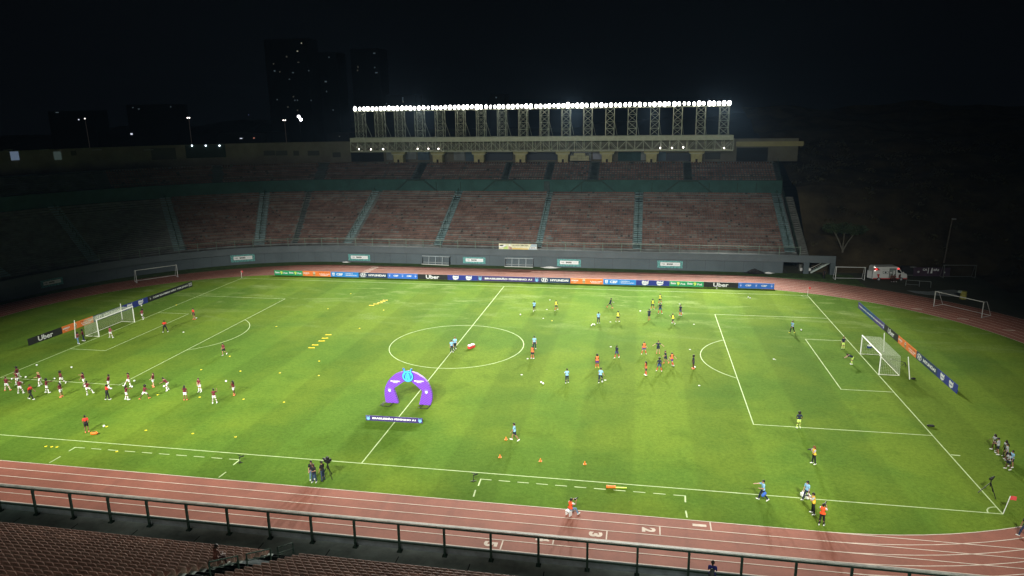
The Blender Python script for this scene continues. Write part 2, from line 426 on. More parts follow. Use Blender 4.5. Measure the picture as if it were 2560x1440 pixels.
# podium openings and stair ramps on the green wall
dgw = mat('dark green wall', (.022, .048, .043), .8, .4, .2)
for x in (-24, -18, 10.6, 26.5, 39, 45, 49): part(MB().box((x, CY+RW+DL-.02, (ZL+15.2)/2), (.16, .1, 15.2-ZL)), 'wall_seam', dgw)
part(MB().box((2.6, CY+RW+DL-.1, (ZL+15.4)/2), (1.3, .3, 15.4-ZL)), 'expansion_gap', mat('dark stair concrete', (.045, .065, .065), .9, 1, .3))
for x in (-29, -7.5, 13.2, 34.4):
    pb = MB()
    for s in (-1, 1): pb.bar((x+s*2.2, CY+RW+DL-.3, 15.4), (x+s*5.2, CY+RW+DL-.3, ZL+.2), .12, .35)
    pb.box((x, CY+RW+DL-.3, 15.6), (4.4, .3, .4)); part(pb, 'ramp_wall', dgw)
# aisles
AIS_L = [('x', 53.2, 1.9), ('x', 23.7, 1.7), ('x', 3.4, 1.2), ('x', -18.3, 1.7), ('a', .9, 1.7), ('a', 14.4, 1.1), ('a', 23.0, 2.1), ('a', 41.1, 2.2), ('a', 59.2, 2.0), ('a', 77, 2.0), ('a', 95, 2.0)]
AIS_U = [('x', 54, .9), ('x', 34.5, 1.6), ('x', 13.2, 1.6), ('x', 2.6, 1.3), ('x', -7.6, 1.2), ('x', -29.3, 1.8), ('a', 12.6, 2.2), ('a', 31.5, 2.0), ('a', 50.4, 2.4), ('a', 69.3, 2.0), ('a', 88, 2.0)]
def skew(A, d):  # the aisle by the bowl corner leans
    return A
for tier, rows, AL in ((0, low, AIS_L), (1, up, AIS_U)):
    for A in AL:
        mb = MB(); st = A[:2]
        for d, z, p in rows:
            zz = z
            for q in (0, 1):       # two steps per row
                c = d + p*(.25+.5*q); x, y = pos(st, c)
                zt = zz-.02 + (.17 if q else .015)
                mb.box((x, y, zt-.2), (A[2], p*.5, .44), R(st[1]) if st[0] == 'a' else 0)
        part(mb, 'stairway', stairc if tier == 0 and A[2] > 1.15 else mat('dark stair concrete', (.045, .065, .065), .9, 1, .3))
        if tier == 0:
            r0, r1 = rows[0], rows[-1]
            solid = A[2] < 1.25
            for k in range(3, 29, 5 if not solid else 26):
                a = rows[k]; b = rows[min(k+(3 if not solid else 25), 29)]
                pa, pb_ = Vector((*pos(st, a[0]), a[1])), Vector((*pos(st, b[0]), b[1]))
                hb = MB(); hb.bar(pa+Vector((0, 0, .95)), pb_+Vector((0, 0, .95)), .09); hb.bar(pa, pa+Vector((0, 0, .95)), .09); hb.bar(pb_, pb_+Vector((0, 0, .95)), .09)
                part(hb, 'handrail', greenmetal)
# the countless seats
def blocked(AL, st, d):
    for A in AL:
        if A[0] != st[0]: 
            # an aisle on the join of straight and bend
            if A[0] == 'a' and A[1] < 2 and st[0] == 'x' and st[1] < CX+.9: return True
            continue
        if A[0] == 'x':
            if abs(st[1]-A[1]) < A[2]/2+.22: return True
        elif abs(R(st[1]-A[1]))*(RW+d) < A[2]/2+.22: return True
    return False
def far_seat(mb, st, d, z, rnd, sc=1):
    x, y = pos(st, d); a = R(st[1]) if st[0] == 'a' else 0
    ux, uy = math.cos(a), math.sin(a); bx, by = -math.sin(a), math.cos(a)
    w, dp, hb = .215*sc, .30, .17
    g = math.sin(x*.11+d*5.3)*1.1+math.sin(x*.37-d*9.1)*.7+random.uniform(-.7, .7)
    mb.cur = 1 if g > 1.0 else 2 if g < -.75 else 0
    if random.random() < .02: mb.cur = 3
    def P(s, t, h): return (x+ux*s+bx*t, y+uy*s+by*t, z+h)
    mb.quad(P(-w, .0, .16), P(w, .0, .16), P(w, dp, .14), P(-w, dp, .14))
    mb.quad(P(-w, dp, .14), P(w, dp, .14), P(w, dp+.05, .14+hb), P(-w, dp+.05, .14+hb))
    mb.quad(P(-w, .0, .06), P(w, .0, .06), P(w, .0, .16), P(-w, .0, .16))
sm = MB()
for rows, AL, pitch, x0, amax in ((low, AIS_L, .5, 53.9, 41.1), (up, AIS_U, .60, 54.2, 50.4)):
    for ri, (d, z, p) in enumerate(rows):
        x = x0
        while x > CX:
            if not blocked(AL, ('x', x), d) and random.random() > .012: far_seat(sm, ('x', x), d+.1, z-.02, 0)
            x -= pitch
        r = RW+d; a = .25
        while a < amax:
            if not blocked(AL, ('a', a), d) and random.random() > .012: far_seat(sm, ('a', a), d+.1, z-.02, 0)
            a += math.degrees(pitch/r)
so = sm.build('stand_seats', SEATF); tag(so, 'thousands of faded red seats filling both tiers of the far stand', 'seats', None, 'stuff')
# low rail in front of the upper tier
rb = MB(); 
for i in range(len(ST)-1):
    a, b = pos(ST[i], DL+.1), pos(ST[i+1], DL+.1); rb.bar((*a, 16.5), (*b, 16.5), .07)
    L = (Vector(b)-Vector(a)).length; m = max(1, int(L/3.4))
    for k in range(m):
        q = Vector((*a, 15.7)).lerp(Vector((*b, 15.7)), k/m); rb.bar(q, q+Vector((0, 0, .8)), .06)
part(rb, 'tier_railing', greenmetal)
# side of the stand: stepped flank, long rail, bare side ramp
fb = MB()
for d, z, p in low: fb.box((55.9, CY+RW+d+p/2, (z-.5)/2), (1.6, p, z-.5+.04))
fb.quad((55.1, CY+RW+2.6, 0), (55.1, CY+RW+DU+6, 0), (55.1, CY+RW+DU+6, ZU-.1), (55.1, CY+RW+DL, ZL), (55.1, CY+RW+2.6, 3.4))
part(fb, 'side_ramp', mat('weathered concrete', (.10, .105, .095), .9, .6, .4))
hb = MB(); pts = [Vector((54.6, CY+RW+d, z+1.0)) for d, z, p in low[::4]] + [Vector((54.6, CY+RW+DL, ZL+1.1)), Vector((54.6, CY+RW+DU, ZU+1.0))]
for a, b in zip(pts, pts[1:]):
    hb.bar(a, b, .09); hb.bar(a-Vector((0, 0, .5)), b-Vector((0, 0, .5)), .07); hb.bar(a-Vector((0, 0, 1.1)), a, .09)
part(hb, 'side_railing', greenmetal)
# back wall with openings
bw = part(sweep([(DU+6, ZU), (DU+6, 24.25), (DU+6.4, 24.25)], stations(60)), 'back_wall', mat('dim cream wall', (.135, .13, .10), .85, .2, .25))
for nm, A0, A1, zz0, zz1, mm, lab in ():
    pass
def wallpanel(name, u0, v0, u1, v1, m, par, out=.06, th=.1, dd=DU+6):
    """panel on the back wall between two picture corners, found on the wall surface itself"""
    def hit(u, v):
        d = ray(u, v); t = 60.
        for _ in range(60):
            p = CP+d*t
            g = (p.y-(CY+RW+dd)) if p.x > CX else (math.hypot(p.x-CX, p.y-CY)-(RW+dd))
            t -= g/max(.3, (d.y if p.x > CX else ((p.x-CX)*d.x+(p.y-CY)*d.y)/math.hypot(p.x-CX, p.y-CY)))
        return CP+d*t
    a, b, c = hit(u0, v1), hit(u1, v1), hit(u0, v0)
    mid = (a+b)/2; w = (b-a).length; ang = math.atan2(b.y-a.y, b.x-a.x); n = Vector((math.sin(ang), -math.cos(ang), 0))
    mid += n*out; mb = MB().box((mid.x, mid.y, (a.z+c.z)/2), (w, th, c.z-a.z), ang)
    return part(mb, name, m, par)
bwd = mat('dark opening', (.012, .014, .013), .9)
vent = mat('grey louvre', (.05, .055, .05), .8)
for q in ((660, 377, 688, 389), (690, 377, 719, 389), (734, 377, 748, 389), (770, 377, 799, 389), (832, 381, 852, 393), (178, 377, 192, 389), (380, 371, 442, 400)): wallpanel('louvre', *q, vent, fs)
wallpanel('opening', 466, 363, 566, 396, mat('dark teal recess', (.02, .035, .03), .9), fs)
for u in (480, 514.5, 549):
    p = wallpanel('lamp', u-1.4, 362.6, u+1.4, 365.2, mat('white bulb', (.75, .85, 1), emit=9), fs, .35, .3)
wallpanel('doorway', 28, 379, 49, 401, mat('lit bluish doorway', (.14, .19, .28), emit=.55), fs)
wallpanel('doorway', 136, 379, 155, 400, mat('lit dim doorway', (.06, .085, .08), emit=.45), fs)
for u in (8, 98, 230, 360): wallpanel('ledge', u, 374, u+24, 376, mat('pale ledge', (.20, .20, .20)), fs, .12)
wallpanel('frieze', 1840, 354, 2008, 366, mat('cream frieze', (.30, .27, .14), .8, .3, .15), fs, .1)
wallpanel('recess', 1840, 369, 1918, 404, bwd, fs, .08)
# press level behind the gantry: rooms, doors and blocks
pm_w = mat('pale press room wall', (.20, .22, .22), .8, .4, .2); pm_b = mat('blue grey shutter', (.07, .11, .14), .7, .5, .2)
for q, m in (((980, 352, 1835, 378), mat('soffit wall', (.17, .17, .13), .85, .3, .2)),): wallpanel('upper_facade', *q, m, fs, .3, .4)
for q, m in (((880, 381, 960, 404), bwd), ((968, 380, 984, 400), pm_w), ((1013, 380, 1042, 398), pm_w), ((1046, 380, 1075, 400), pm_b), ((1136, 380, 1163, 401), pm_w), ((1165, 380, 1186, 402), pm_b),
             ((1210, 381, 1282, 401), mat('dark shop front', (.04, .05, .065), .6)), ((1318, 381, 1396, 400), mat('dark shop front', (.04, .05, .065), .6)), ((1425, 380, 1478, 402), pm_w), ((1482, 381, 1504, 398), mat('pale shutter', (.26, .28, .34), .6)),
             ((1545, 380, 1602, 402), mat('teal curtain', (.03, .07, .07), .8, .3, .3)), ((1602, 380, 1616, 400), pm_w), ((1646, 380, 1664, 402), pm_b), ((1665, 382, 1726, 402), mat('dark shop front', (.04, .05, .065), .6)), ((1762, 382, 1800, 398), vent)):
    wallpanel('shutter', *q, m, fs, .35, .2)
cb = MB()
for i in range(5):
    for k in range(3 if i in (1, 2, 3) else 2):
        a = Yp(1430+9.6*i, 402-6.6*k, 84.5); cb.box((a.x, 84.5, a.z+.3), (.9, .5, .58))
tag(part(cb, 'crate_stack', mat('pale yellow crates', (.40, .38, .25), .8, 1, .2)), None)
def pa(mb, name, m, par): o = mb.build(name, m, par); o.location = -par.location; return o

# ------------------------------------------------------------------ railing on the far wall
fr = empty('railing', (0, 51.2, 3.6), 0, 'green two-bar railing along the front of the far red seats', 'railing')
FS = stations(54.5, 70, 3.0); tr = MB(); mr = MB()
for i in range(len(FS)-1):
    a, b = pos(FS[i], -.3), pos(FS[i+1], -.3)
    tr.bar((*a, 5.15), (*b, 5.15), .09, .07); mr.bar((*a, 4.75), (*b, 4.75), .06)
pa(tr, 'top_rail', mat('pale green rail', (.13, .19, .15), .6, 1, .2), fr); pa(mr, 'middle_rail', greenmetal, fr)
pp = [('x', 54.4-3.75*k) for k in range(25)] + [('a', 2+4.4*k) for k in range(14)]
for q in pp:
    x, y = pos(q, -.3); o = MB().bar((0, 0, 0), (0, 0, 1.75), .1).build('post', mat('pale green rail', (.13, .19, .15)), fr); o.location = (x, y-51.2, 0)
# stair opening at the end of the wall
se = empty('stair_block', (56.5, 51.6, 0), 0, 'grey open-sided stair under the right end of the far wall', 'stairs')
eb = MB().box((55.8, 51.6, 1.1), (1.0, .6, 2.25)).box((60.5, 51.4, 1.1), (.9, .9, 2.25)); pa(eb, 'pillar', wallgrey, se)
eb = MB()
for k in range(9): eb.box((57.0+.36*k, 52.6, .14+.24*k), (.4, 1.3, .12))
eb.bar((56.8, 51.95, .1), (60.2, 51.95, 2.2), .08, .3); pa(eb, 'flight', conc_d, se)
eb = MB().bar((56.8, 51.95, 1.0), (60.2, 51.95, 3.0), .06); pa(eb, 'handrail', rail_top, se)
# ------------------------------------------------------------------ floodlight gantry
GY, GX0, GX1, GZ0, GZ1 = 80., -47.6, 44.3, 21.95, 25.4
gn = empty('lighting_gantry', ((GX0+GX1)/2, GY, GZ0), 0, 'long cream steel gantry carrying a row of blazing floodlights above the far stand', 'lighting gantry')
g = MB().box(((GX0+GX1)/2, GY, 24.82), (GX1-GX0, .22, 1.1)).box(((GX0+GX1)/2, GY+2.3, 25.3), (GX1-GX0, 4.6, .12)); pa(g, 'fascia', gant, gn)
g = MB(); n = 46; st = (GX1-GX0)/n
for yy in (GY, GY+4.4):
    g.bar((GX0, yy, GZ0), (GX1, yy, GZ0), .16)
    for k in range(n+1):
        x = GX0+st*k; g.bar((x, yy, GZ0), (x, yy, 24.3), .11)
        if k < n:
            if k % 2 == 0: g.bar((x, yy, 24.2), (x+st, yy, GZ0+.1), .065)
            else: g.bar((x, yy, GZ0+.1), (x+st, yy, 24.2), .065)
for k in range(n+1):
    x = GX0+st*k; g.bar((x, GY, 24.2), (x, GY+4.4, 22.6), .09); g.bar((x, GY, GZ0), (x, GY+4.4, GZ0), .1)
pa(g, 'truss', gant, gn)
g = MB().box(((GX0+GX1)/2, GY+4.55, 23.7), (GX1-GX0, .12, 2.2)); pa(g, 'backing_panel', mat('grey soffit sheet', (.15, .15, .12), .8, .5, .2), gn)
tw0, tw1 = -45.0, 42.1
for k in range(18):
    x = tw0+(tw1-tw0)*k/17; t = MB(); h = 6.3
    for a, b in ((-.98, 0), (.98, 0), (-.98, 2.0), (.98, 2.0)): t.bar((a, b, 0), (a, b, h), .10)
    for j in range(4):
        z0, z1 = h*j/4, h*(j+1)/4
        for b in (0, 2.0):
            t.bar((-.98, b, z0), (.98, b, z1), .042); t.bar((.98, b, z0), (-.98, b, z1), .042); t.bar((-.98, b, z1), (.98, b, z1), .055)
        for a in (-.98, .98): t.bar((a, 0, z0), (a, 2.0, z1), .04); t.bar((a, 0, z1), (a, 2.0, z1), .04)
    t.bar((.98, 2.0, h*.55), (1.6, 4.0, 0), .07)
    if k == 0: tme = t.mesh('tower'); tme.materials.append(gant)
    o = link('tower', tme, gn); o.location = Vector((x, GY, 25.42))-gn.location
g = MB().bar((tw0-1, GY-.15, 31.75), (tw1+1, GY-.15, 31.75), .16).bar((tw0-1, GY+1.6, 31.75), (tw1+1, GY+1.6, 31.75), .12); pa(g, 'lamp_walkway', gant, gn)
hous = MB().cap((0, .1, 0), .30, (0, .34, .1), .2, 12).mesh('floodlight'); hous.materials.append(darkg)
lens = MB().prism([(.34*math.cos(q*pi/8), .45*math.sin(q*pi/8)) for q in range(16)], lambda x, y, k: (x, -.12+k+.12*y, y), .16).mesh('lens')
lens.materials.append(mat('blazing lamp glass', (1, .98, .93), emit=14))
for k in range(82):
    x = tw0-.6+(tw1-tw0+1.4)*k/81 + random.uniform(-.1, .1)
    o = link('floodlight', hous, gn); o.location = Vector((x, GY-.25, 32.35+random.uniform(-.06, .06)))-gn.location; o.rotation_euler = (0, random.uniform(-.12, .12), random.uniform(-.25, .25))
    sz = random.uniform(.8, 1.18) * (1.4 if k in (28, 48, 50, 51) else 1)
    q = link('lens', lens, o); q.scale = (sz, 1, sz)
for k in range(8):
    x = Yp((996, 1094, 1197, 1301, 1407, 1517, 1628, 1741)[k], 405, 83.2).x
    p = MB(); p.prism([(-1.2, 18.9), (1.2, 18.9), (1.25, 20.9), (1.75, 21.3), (1.75, 21.9), (-1.75, 21.9), (-1.75, 21.3), (-1.25, 20.9)], lambda a, b, kk: (a, kk, b), 2.0)
    p.cur = 1; p.box((0, -.02, 19.35), (.5, .1, 1.0)); p.cur = 2; p.box((0, -.02, 21.1), (3.3, .08, .12))
    o = p.build('pillar', [mat('ochre pillar', (.40, .36, .20), .85, .8, .2), black, gant], gn); o.location = Vector((x, 83.2, 0))-gn.location
bulb = MB().sphere((0, 0, 0), .17, 8).mesh('bulb'); bulb.materials.append(mat('warm bulb', (1, .93, .85), emit=9))
for u, v in ((897, 373), (927, 373.5), (958, 373), (1044, 372), (1071, 372), (1096, 372), (1651, 370), (1680, 370), (1708, 368.5), (1810, 370)):
    p = Yp(u, v, GY+3.6); o = link('bulb', bulb, gn); o.location = p-gn.location
# ------------------------------------------------------------------ near stand
NRS = mat('near rail steel', (.022, .042, .032), .85, 4, .3); NRS.node_tree.nodes['Principled BSDF'].inputs['Specular IOR Level'].default_value = .08
ns = empty('grandstand', (5, -51.6, 0), 0, 'concrete walkway and steep faded red seating directly below the viewer', 'grandstand')
NX0, NX1 = -46, 62
nb = MB().quad((NX0, -51.35, 4), (NX1, -51.35, 4), (NX1, -53.75, 4), (NX0, -53.75, 4)); pa(nb, 'walkway', conc_d, ns)
jb = MB()
for x in [-17.2+4.55*k for k in range(18)]: jb.box((x, -52.9, 4.003), (.06, 1.4, .006))
pa(jb, 'expansion_joint', black, ns)
nb = MB().box(((NX0+NX1)/2, -51.3, 2.2), (NX1-NX0, .22, 4.5)); pa(nb, 'kerb_wall', mat('blue grey kerb', (.20, .235, .26), .85, 1.5, .25), ns)
nr = []; y, z = -53.75, 4.0
nb = MB()
for k in range(44):
    zt = z+.42; nb.quad((NX0, y, z), (NX1, y, z), (NX1, y, zt), (NX0, y, zt)); nb.quad((NX0, y, zt), (NX1, y, zt), (NX1, y-.78, zt), (NX0, y-.78, zt)); nr.append((y, zt)); y -= .78; z = zt
pa(nb, 'seating_terrace', conc_d, ns)
NAIS = (3.55, -17.9, 25.0, -39.5)
for ax in NAIS:
    nb = MB()
    for yy, zz in nr[:30]:
        nb.box((ax, yy-.2, zz-.30), (1.9, .39, .21+.39)).box((ax, yy-.585, zz-.1), (1.9, .39, .42))
    pa(nb, 'stairway', mat('near stair concrete', (.15, .185, .19), .9, 1.2, .3), ns)
# near railing: posts, bottom bar, broad top bar with its highlight coloured in
rl = empty('railing', (0, -51.7, 4), 0, 'heavy green railing with a broad pale top bar in front of the near walkway', 'railing')
px = [-19.3+2.93*k for k in range(-3, 28)]
mb = MB().bar((-46, -51.66, 6.06), (62, -51.66, 6.06), .17, .08); mb.cur = 1; mb.bar((-46, -51.72, 5.97), (62, -51.72, 5.97), .14, .08); pa(mb, 'top_rail', [rail_top, NRS], rl)
mb = MB().bar((-46, -51.62, 4.62), (62, -51.62, 4.62), .1, .12); pa(mb, 'bottom_rail', NRS, rl)
pme = MB().bar((0, 0, 0), (0, 0, 1.86), .13).bar((0, 0, 1.7), (0, .05, 1.96), .1, .2).box((0, 0, .04), (.3, .3, .08)).mesh('post'); pme.materials.append(NRS)
for x in px: link('post', pme, rl, (x, 0, 0))
# aisle handrails
hl = ('low handrail at the foot of the aisle between the near seat blocks', 'second handrail up the aisle between the near seat blocks', 'handrail at the very bottom edge beside the seated spectator', 'low handrail at the foot of the far left aisle')
for k, (ax, r0, r1) in enumerate(((3.55, -1, 1), (3.55, 2, 5), (3.55, 6, 9), (-17.9, -1, 1))):
    y0, z0 = (-53.1, 4.0) if r0 < 0 else (nr[r0][0]-.3, nr[r0][1]); y1, z1 = nr[r1][0]-.3, nr[r1][1]
    h = MB().bar((0, 0, 0), (0, 0, .85), .06).bar((0, y1-y0, z1-z0), (0, y1-y0, z1-z0+.85), .06).bar((0, 0, .85), (0, y1-y0, z1-z0+.85), .06).bar((0, 0, .45), (0, y1-y0, z1-z0+.45), .05)
    o = h.build('handrail', NRS); o.location = (ax, y0, z0); tag(o, hl[k], 'handrail', 'aisle handrails')
# near seats: the 300 that show largest are things, the rest one mass
def nseat():
    s = MB()
    s.prism([(-.235, 0), (.235, 0), (.235, .40), (-.235, .40)], lambda x, y, k: (x, .25-y, .33+.03*math.cos(y*8)-k), .05)
    s.prism([(-.235, .34), (.235, .34), (.235, .62), (.18, .70), (-.18, .70), (-.235, .62)], lambda x, z, k: (x, -.13-(z-.34)*.18-k, z), .045)
    s.box((0, .05, .15), (.12, .2, .32)); return s
sme = nseat().mesh('stadium_seat', False); sme.materials.append(seatm)
cand = []
def in_view(x, y, z):
    d = Vector((x, y, z))-CP; zz = d.dot(CF); 
    if zz < 1: return None
    u, v = 1280+FPX*d.dot(CR)/zz, 720-FPX*d.dot(CU)/zz
    return (u, v, zz) if -60 < u < 2620 and v < 1500 else None
for yy, zz in nr[:30]:
    x = NX0+.4
    while x < 40:
        if not any(abs(x-a) < 1.2 for a in NAIS):
            w = in_view(x, yy, zz)
            if w: cand.append((w[2] + (50 if w[1] > 1438 or w[0] < 0 else 0), x, yy-.42, zz))
        x += .52
cand.sort(); rest = MB()
for k, (w, x, yy, zz) in enumerate(cand):
    j = random.uniform(-.03, .03)
    if k < 300:
        o = link('stadium_seat', sme, None, (x, yy, zz), j); tag(o, 'faded red plastic seat in the nearest rows below the walkway', 'seat', 'nearest red plastic seats')
    else:
        i = len(rest.v); rest.v += [(q.co.x+x, q.co.y+yy, q.co.z+zz) for q in sme.vertices]
        for f in sme.polygons: rest.f.append(tuple(i+a for a in f.vertices)); rest.m.append(0)
tag(rest.build('near_seats', seatm), 'rows of faded red seats at the bottom left beyond the nearest ones', 'seats', None, 'stuff')
# ------------------------------------------------------------------ print motifs (unit size, x right, z up)
ink_w = mat('white print', (.72, .74, .74), .6); ink_y = mat('yellow green print', (.62, .78, .12), .6); ink_k = mat('dark print', (.03, .035, .03), .6)
ink_c = mat('pale blue print', (.22, .55, .85), .6); ink_br = mat('brown print', (.25, .07, .02), .6)
def m_ellipse_h(): # ellipse with a slanted H
    return ring(0, 0, .62, .42, .085, 30) + [[(-.40, -.26), (-.20, -.30), (-.02, .30), (-.20, .34)], [(.02, -.34), (.20, -.30), (.40, .26), (.20, .30)], [(-.24, -.09), (.22, .0), (.26, .11), (-.2, .02)]]
def m_cow(): # rounded splash with two horns
    o = [(-.62, .02), (-.60, .30), (-.45, .42), (-.28, .38), (-.12, .28), (.05, .40), (.18, .28), (.36, .26), (.52, .46), (.58, .44), (.52, .16), (.56, -.06), (.40, -.32), (.12, -.40), (-.02, -.52), (-.2, -.44), (-.44, -.42), (-.56, -.22)]
    return [[(0, 0), o[k], o[(k+1) % len(o)]] for k in range(len(o))]
def m_ball_w(): # ring open at the top with a W of two blades and a centre spire
    return ring(0, -.1, .52, .5, .11, 26, 118, 422) + [[(-.44, .66), (-.32, .66), (-.10, -.55), (-.22, -.5)], [(.44, .66), (.32, .66), (.10, -.55), (.22, -.5)],
            [(0, .48), (.15, .02), (.13, -.56), (-.13, -.56), (-.15, .02)]]
def m_crest(): # small cross crest with five stars
    p = [[(-.12, .42), (.12, .42), (.12, -.5), (0, -.6), (-.12, -.5)], [(-.42, .12), (.42, .12), (.42, -.14), (-.42, -.14)]]
    for x, z in ((-.5, .5), (-.26, .66), (0, .72), (.26, .66), (.5, .5)): p += [[(x-.07, z), (x, z-.08), (x+.07, z), (x, z+.09)]]
    return p
def m_shield(): return [[(-.45, .45), (0, .55), (.0, -.05), (-.42, -.02)], [(.08, .55), (.45, .45), (.42, -.08), (.08, -.02)], [(-.42, -.12), (0, -.14), (0, -.58), (-.36, -.32)], [(.08, -.12), (.42, -.18), (.34, -.36), (.08, -.58)]]
def m_smile(): return ring(0, .5, .62, .72, .13, 14, 222, 318) + [[(.32, -.02), (.56, .08), (.52, -.16)]]
def m_star(): return [[(0, .6), (.13, .13), (.5, 0), (.13, -.13), (0, -.6), (-.13, -.13), (-.5, 0), (-.13, .13)]] + ring(0, .1, .72, .62, .07, 10, 50, 130)
PAN = {}
def board(style, w, loc, rz, label, h=.98, group='advertising boards round the pitch'):
    colr = {'green': (.012, .30, .11), 'orange': (.80, .20, .035), 'blue': (.02, .22, .62), 'navy': (.012, .035, .085), 'blue2': (.03, .15, .55), 'black': (.012, .014, .013), 'cow': (.014, .03, .22), 'purple': (.045, .03, .13), 'race': (.010, .013, .012), 'viol': (.012, .07, .20)}[style]
    b = MB().box((0, 0, h/2+.03), (w-.015, .06, h)); 
    for x in (-w*.35, w*.35): b.bar((x, .03, h*.8), (x, .45, .02), .04)
    o = b.build('advertising_board', mat('board '+style, colr, .55, .6, .06)); o.location = loc; o.rotation_euler = (0, 0, rz); tag(o, label, 'board', group)
    z = h/2+.04; y = -.036
    if style == 'green':
        for s in (-1, 1):
            c = s*w*.245
            letters('Bete', w*.15, h*.40, c-w*.145, z+.08, ink_w, o, y, .035); letters('9', w*.085, h*.66, c, z, ink_y, o, y, .05); letters('Poá', w*.14, h*.36, c+w*.14, z-.02, ink_w, o, y, .035)
    elif style == 'orange':
        letters('amazon', w*.21, h*.24, -w*.37, z+.08, ink_w, o, y, .03); flat('logo', shift(m_smile(), -w*.37, z-.22, .5, .3), ink_w, o, y)
        flat('picture', disc(-w*.09, z+.15, w*.04, h*.24), mat('cream print', (.65, .60, .45), .6), o, y); flat('picture', disc(-w*.09, z+.20, w*.014, h*.08), ink_k, o, y-.004)
        flat('picture', [[(-w*.13, z-.02), (-w*.05, z-.02), (-w*.05, z-.12), (-w*.13, z-.12)]], mat('moss print', (.10, .12, .06), .6), o, y-.002); flat('picture', [[(-w*.14, z-.13), (-w*.04, z-.13), (-w*.05, z-.42), (-w*.13, z-.42)]], mat('khaki print', (.40, .30, .12), .6), o, y)
        letters('Tá no jogo', w*.40, h*.20, w*.27, z+.24, ink_br, o, y, .03); letters('é bem mais', w*.36, h*.2, w*.28, z, ink_w, o, y, .035); letters('futebol', w*.26, h*.18, w*.26, z-.26, ink_w, o, y, .035)
    elif style == 'blue':
        flat('emblem', shift(m_shield(), -w*.40, z, h*.62), ink_w, o, y); letters('CBF', w*.23, h*.50, -w*.18, z, ink_w, o, y, .045)
        flat('rule', [[(-.012, z-.36), (.012, z-.36), (.012, z+.36), (-.012, z+.36)]], mat('pale rule', (.3, .5, .8), .6), o, y)
        letters('CONTRA A', w*.27, h*.20, w*.17, z+.16, ink_w, o, y, .03); letters('MANIPULAÇÃO', w*.40, h*.27, w*.24, z-.15, ink_w, o, y, .03)
    elif style == 'navy':
        flat('emblem', shift(m_ellipse_h(), -w*.34, z, w*.18, h*.95), ink_w, o, y); letters('HYUNDAI', w*.58, h*.42, w*.14, z, ink_w, o, y, .05)
    elif style == 'blue2':
        for x in (-.43, 0, .43): flat('emblem', shift(m_star(), x*w, z, h*.45), mat('lilac print', (.5, .55, .85), .6), o, y)
        for x in (-.22, .22): letters('CBF', w*.16, h*.32, x*w, z+.03, ink_w, o, y, .045)
    elif style == 'black': letters('Uber', w*.44, h*.74, 0, z, ink_w, o, y, .025)
    elif style == 'cow':
        for x in (-.22, .22):
            flat('emblem', shift(m_cow(), x*w, z, w*.17, h*.92), ink_w, o, y); letters('Itambé', w*.15, h*.22, x*w-.02, z-.03, mat('blue print', (.03, .08, .3), .6), o, y-.004, .02)
    elif style == 'purple':
        for x in (-.455, .455): flat('emblem', shift(m_ball_w(), x*w, z, h*.62), ink_c, o, y)
        letters('BRASILEIRÃO FEMININO A1', w*.76, h*.42, 0, z+.02, ink_w, o, y, .045)
    elif style == 'race':
        flat('emblem', shift(m_crest(), -w*.445, z, h*.42), mat('grey print', (.4, .42, .4), .6), o, y); letters('COM RACISMO NÃO TEM JOGO', w*.78, h*.44, .0, z, ink_w, o, y, .03)
        flat('tag_box', [[(w*.41, z-.28), (w*.485, z-.28), (w*.485, z+.28), (w*.41, z+.28)]], mat('grey print', (.4, .42, .4)), o, y); letters('CBF', w*.055, h*.28, w*.447, z, ink_k, o, y-.004, .02)
    elif style == 'viol':
        flat('patch', [[(w*.10, .05), (w*.5-.02, .05), (w*.5-.02, h), (w*.18, h)], [(-w*.5+.02, .05), (-w*.36, .05), (-w*.32, h), (-w*.5+.02, h)]], mat('violet print', (.07, .05, .20), .6), o, y+.003)
        letters('VIOLÊNCIA CONTRA A MULHER: TEM QUE ACABAR NESSE TIME', w*.92, h*.30, -.1, z, ink_w, o, y, .04); flat('emblem', shift(m_ball_w(), w*.475, z, h*.5), mat('lilac print', (.5, .55, .85)), o, y)
    return o
A, B = Vector((-47.29, 37.4)), Vector((47.9, 37.9)); ang = math.atan2(B.y-A.y, B.x-A.x)
def onfar(u):
    d = ray(u, 700); # vertical picture line meets the board line
    n = CR - 0*CU; lo, hi = -60., 60.
    f = lambda x: (lambda q: 1280+FPX*q.dot(CR)/q.dot(CF))(Vector((x, A.y+(x-A.x)*(B.y-A.y)/(B.x-A.x), .5))-CP)
    for _ in range(40):
        m = (lo+hi)/2
        if f(m) < u: lo = m
        else: hi = m
    return (lo+hi)/2
far = [(686, 'green', 'bright green board at the far left end of the board line'), (757, 'orange', 'orange board beside the green one at the left of the far touchline'), (827, 'blue', 'mid blue board with a white shield to the left of the first dark navy board'), (896.5, 'navy', 'dark navy board with an oval emblem, left one on the far touchline'),
       (969, 'blue2', 'blue board with pale stars left of the black board on the far touchline'), (1044, 'black', 'black board with big white lettering, left one on the far touchline'), (1119, 'cow', 'royal blue board with two white splashes left of the long purple board'), (1193.5, 'purple', 'long dark purple board reading BRASILEIRÃO FEMININO A1 behind the halfway line'),
       (1349, 'navy', 'dark navy board with an oval emblem just right of the long purple board'), (1426.4, 'orange', 'orange board right of centre on the far touchline'), (1508, 'blue', 'light blue board with a white shield right of the orange board'), (1590, 'cow', 'royal blue board with two white splashes left of the right-hand green board'),
       (1674, 'green', 'bright green board near the right end of the far touchline'), (1759, 'black', 'black board with big white lettering near the right end of the far touchline'), (1845.6, 'blue2', 'blue board with pale stars at the right end of the far touchline'), (1935.6, None, '')]
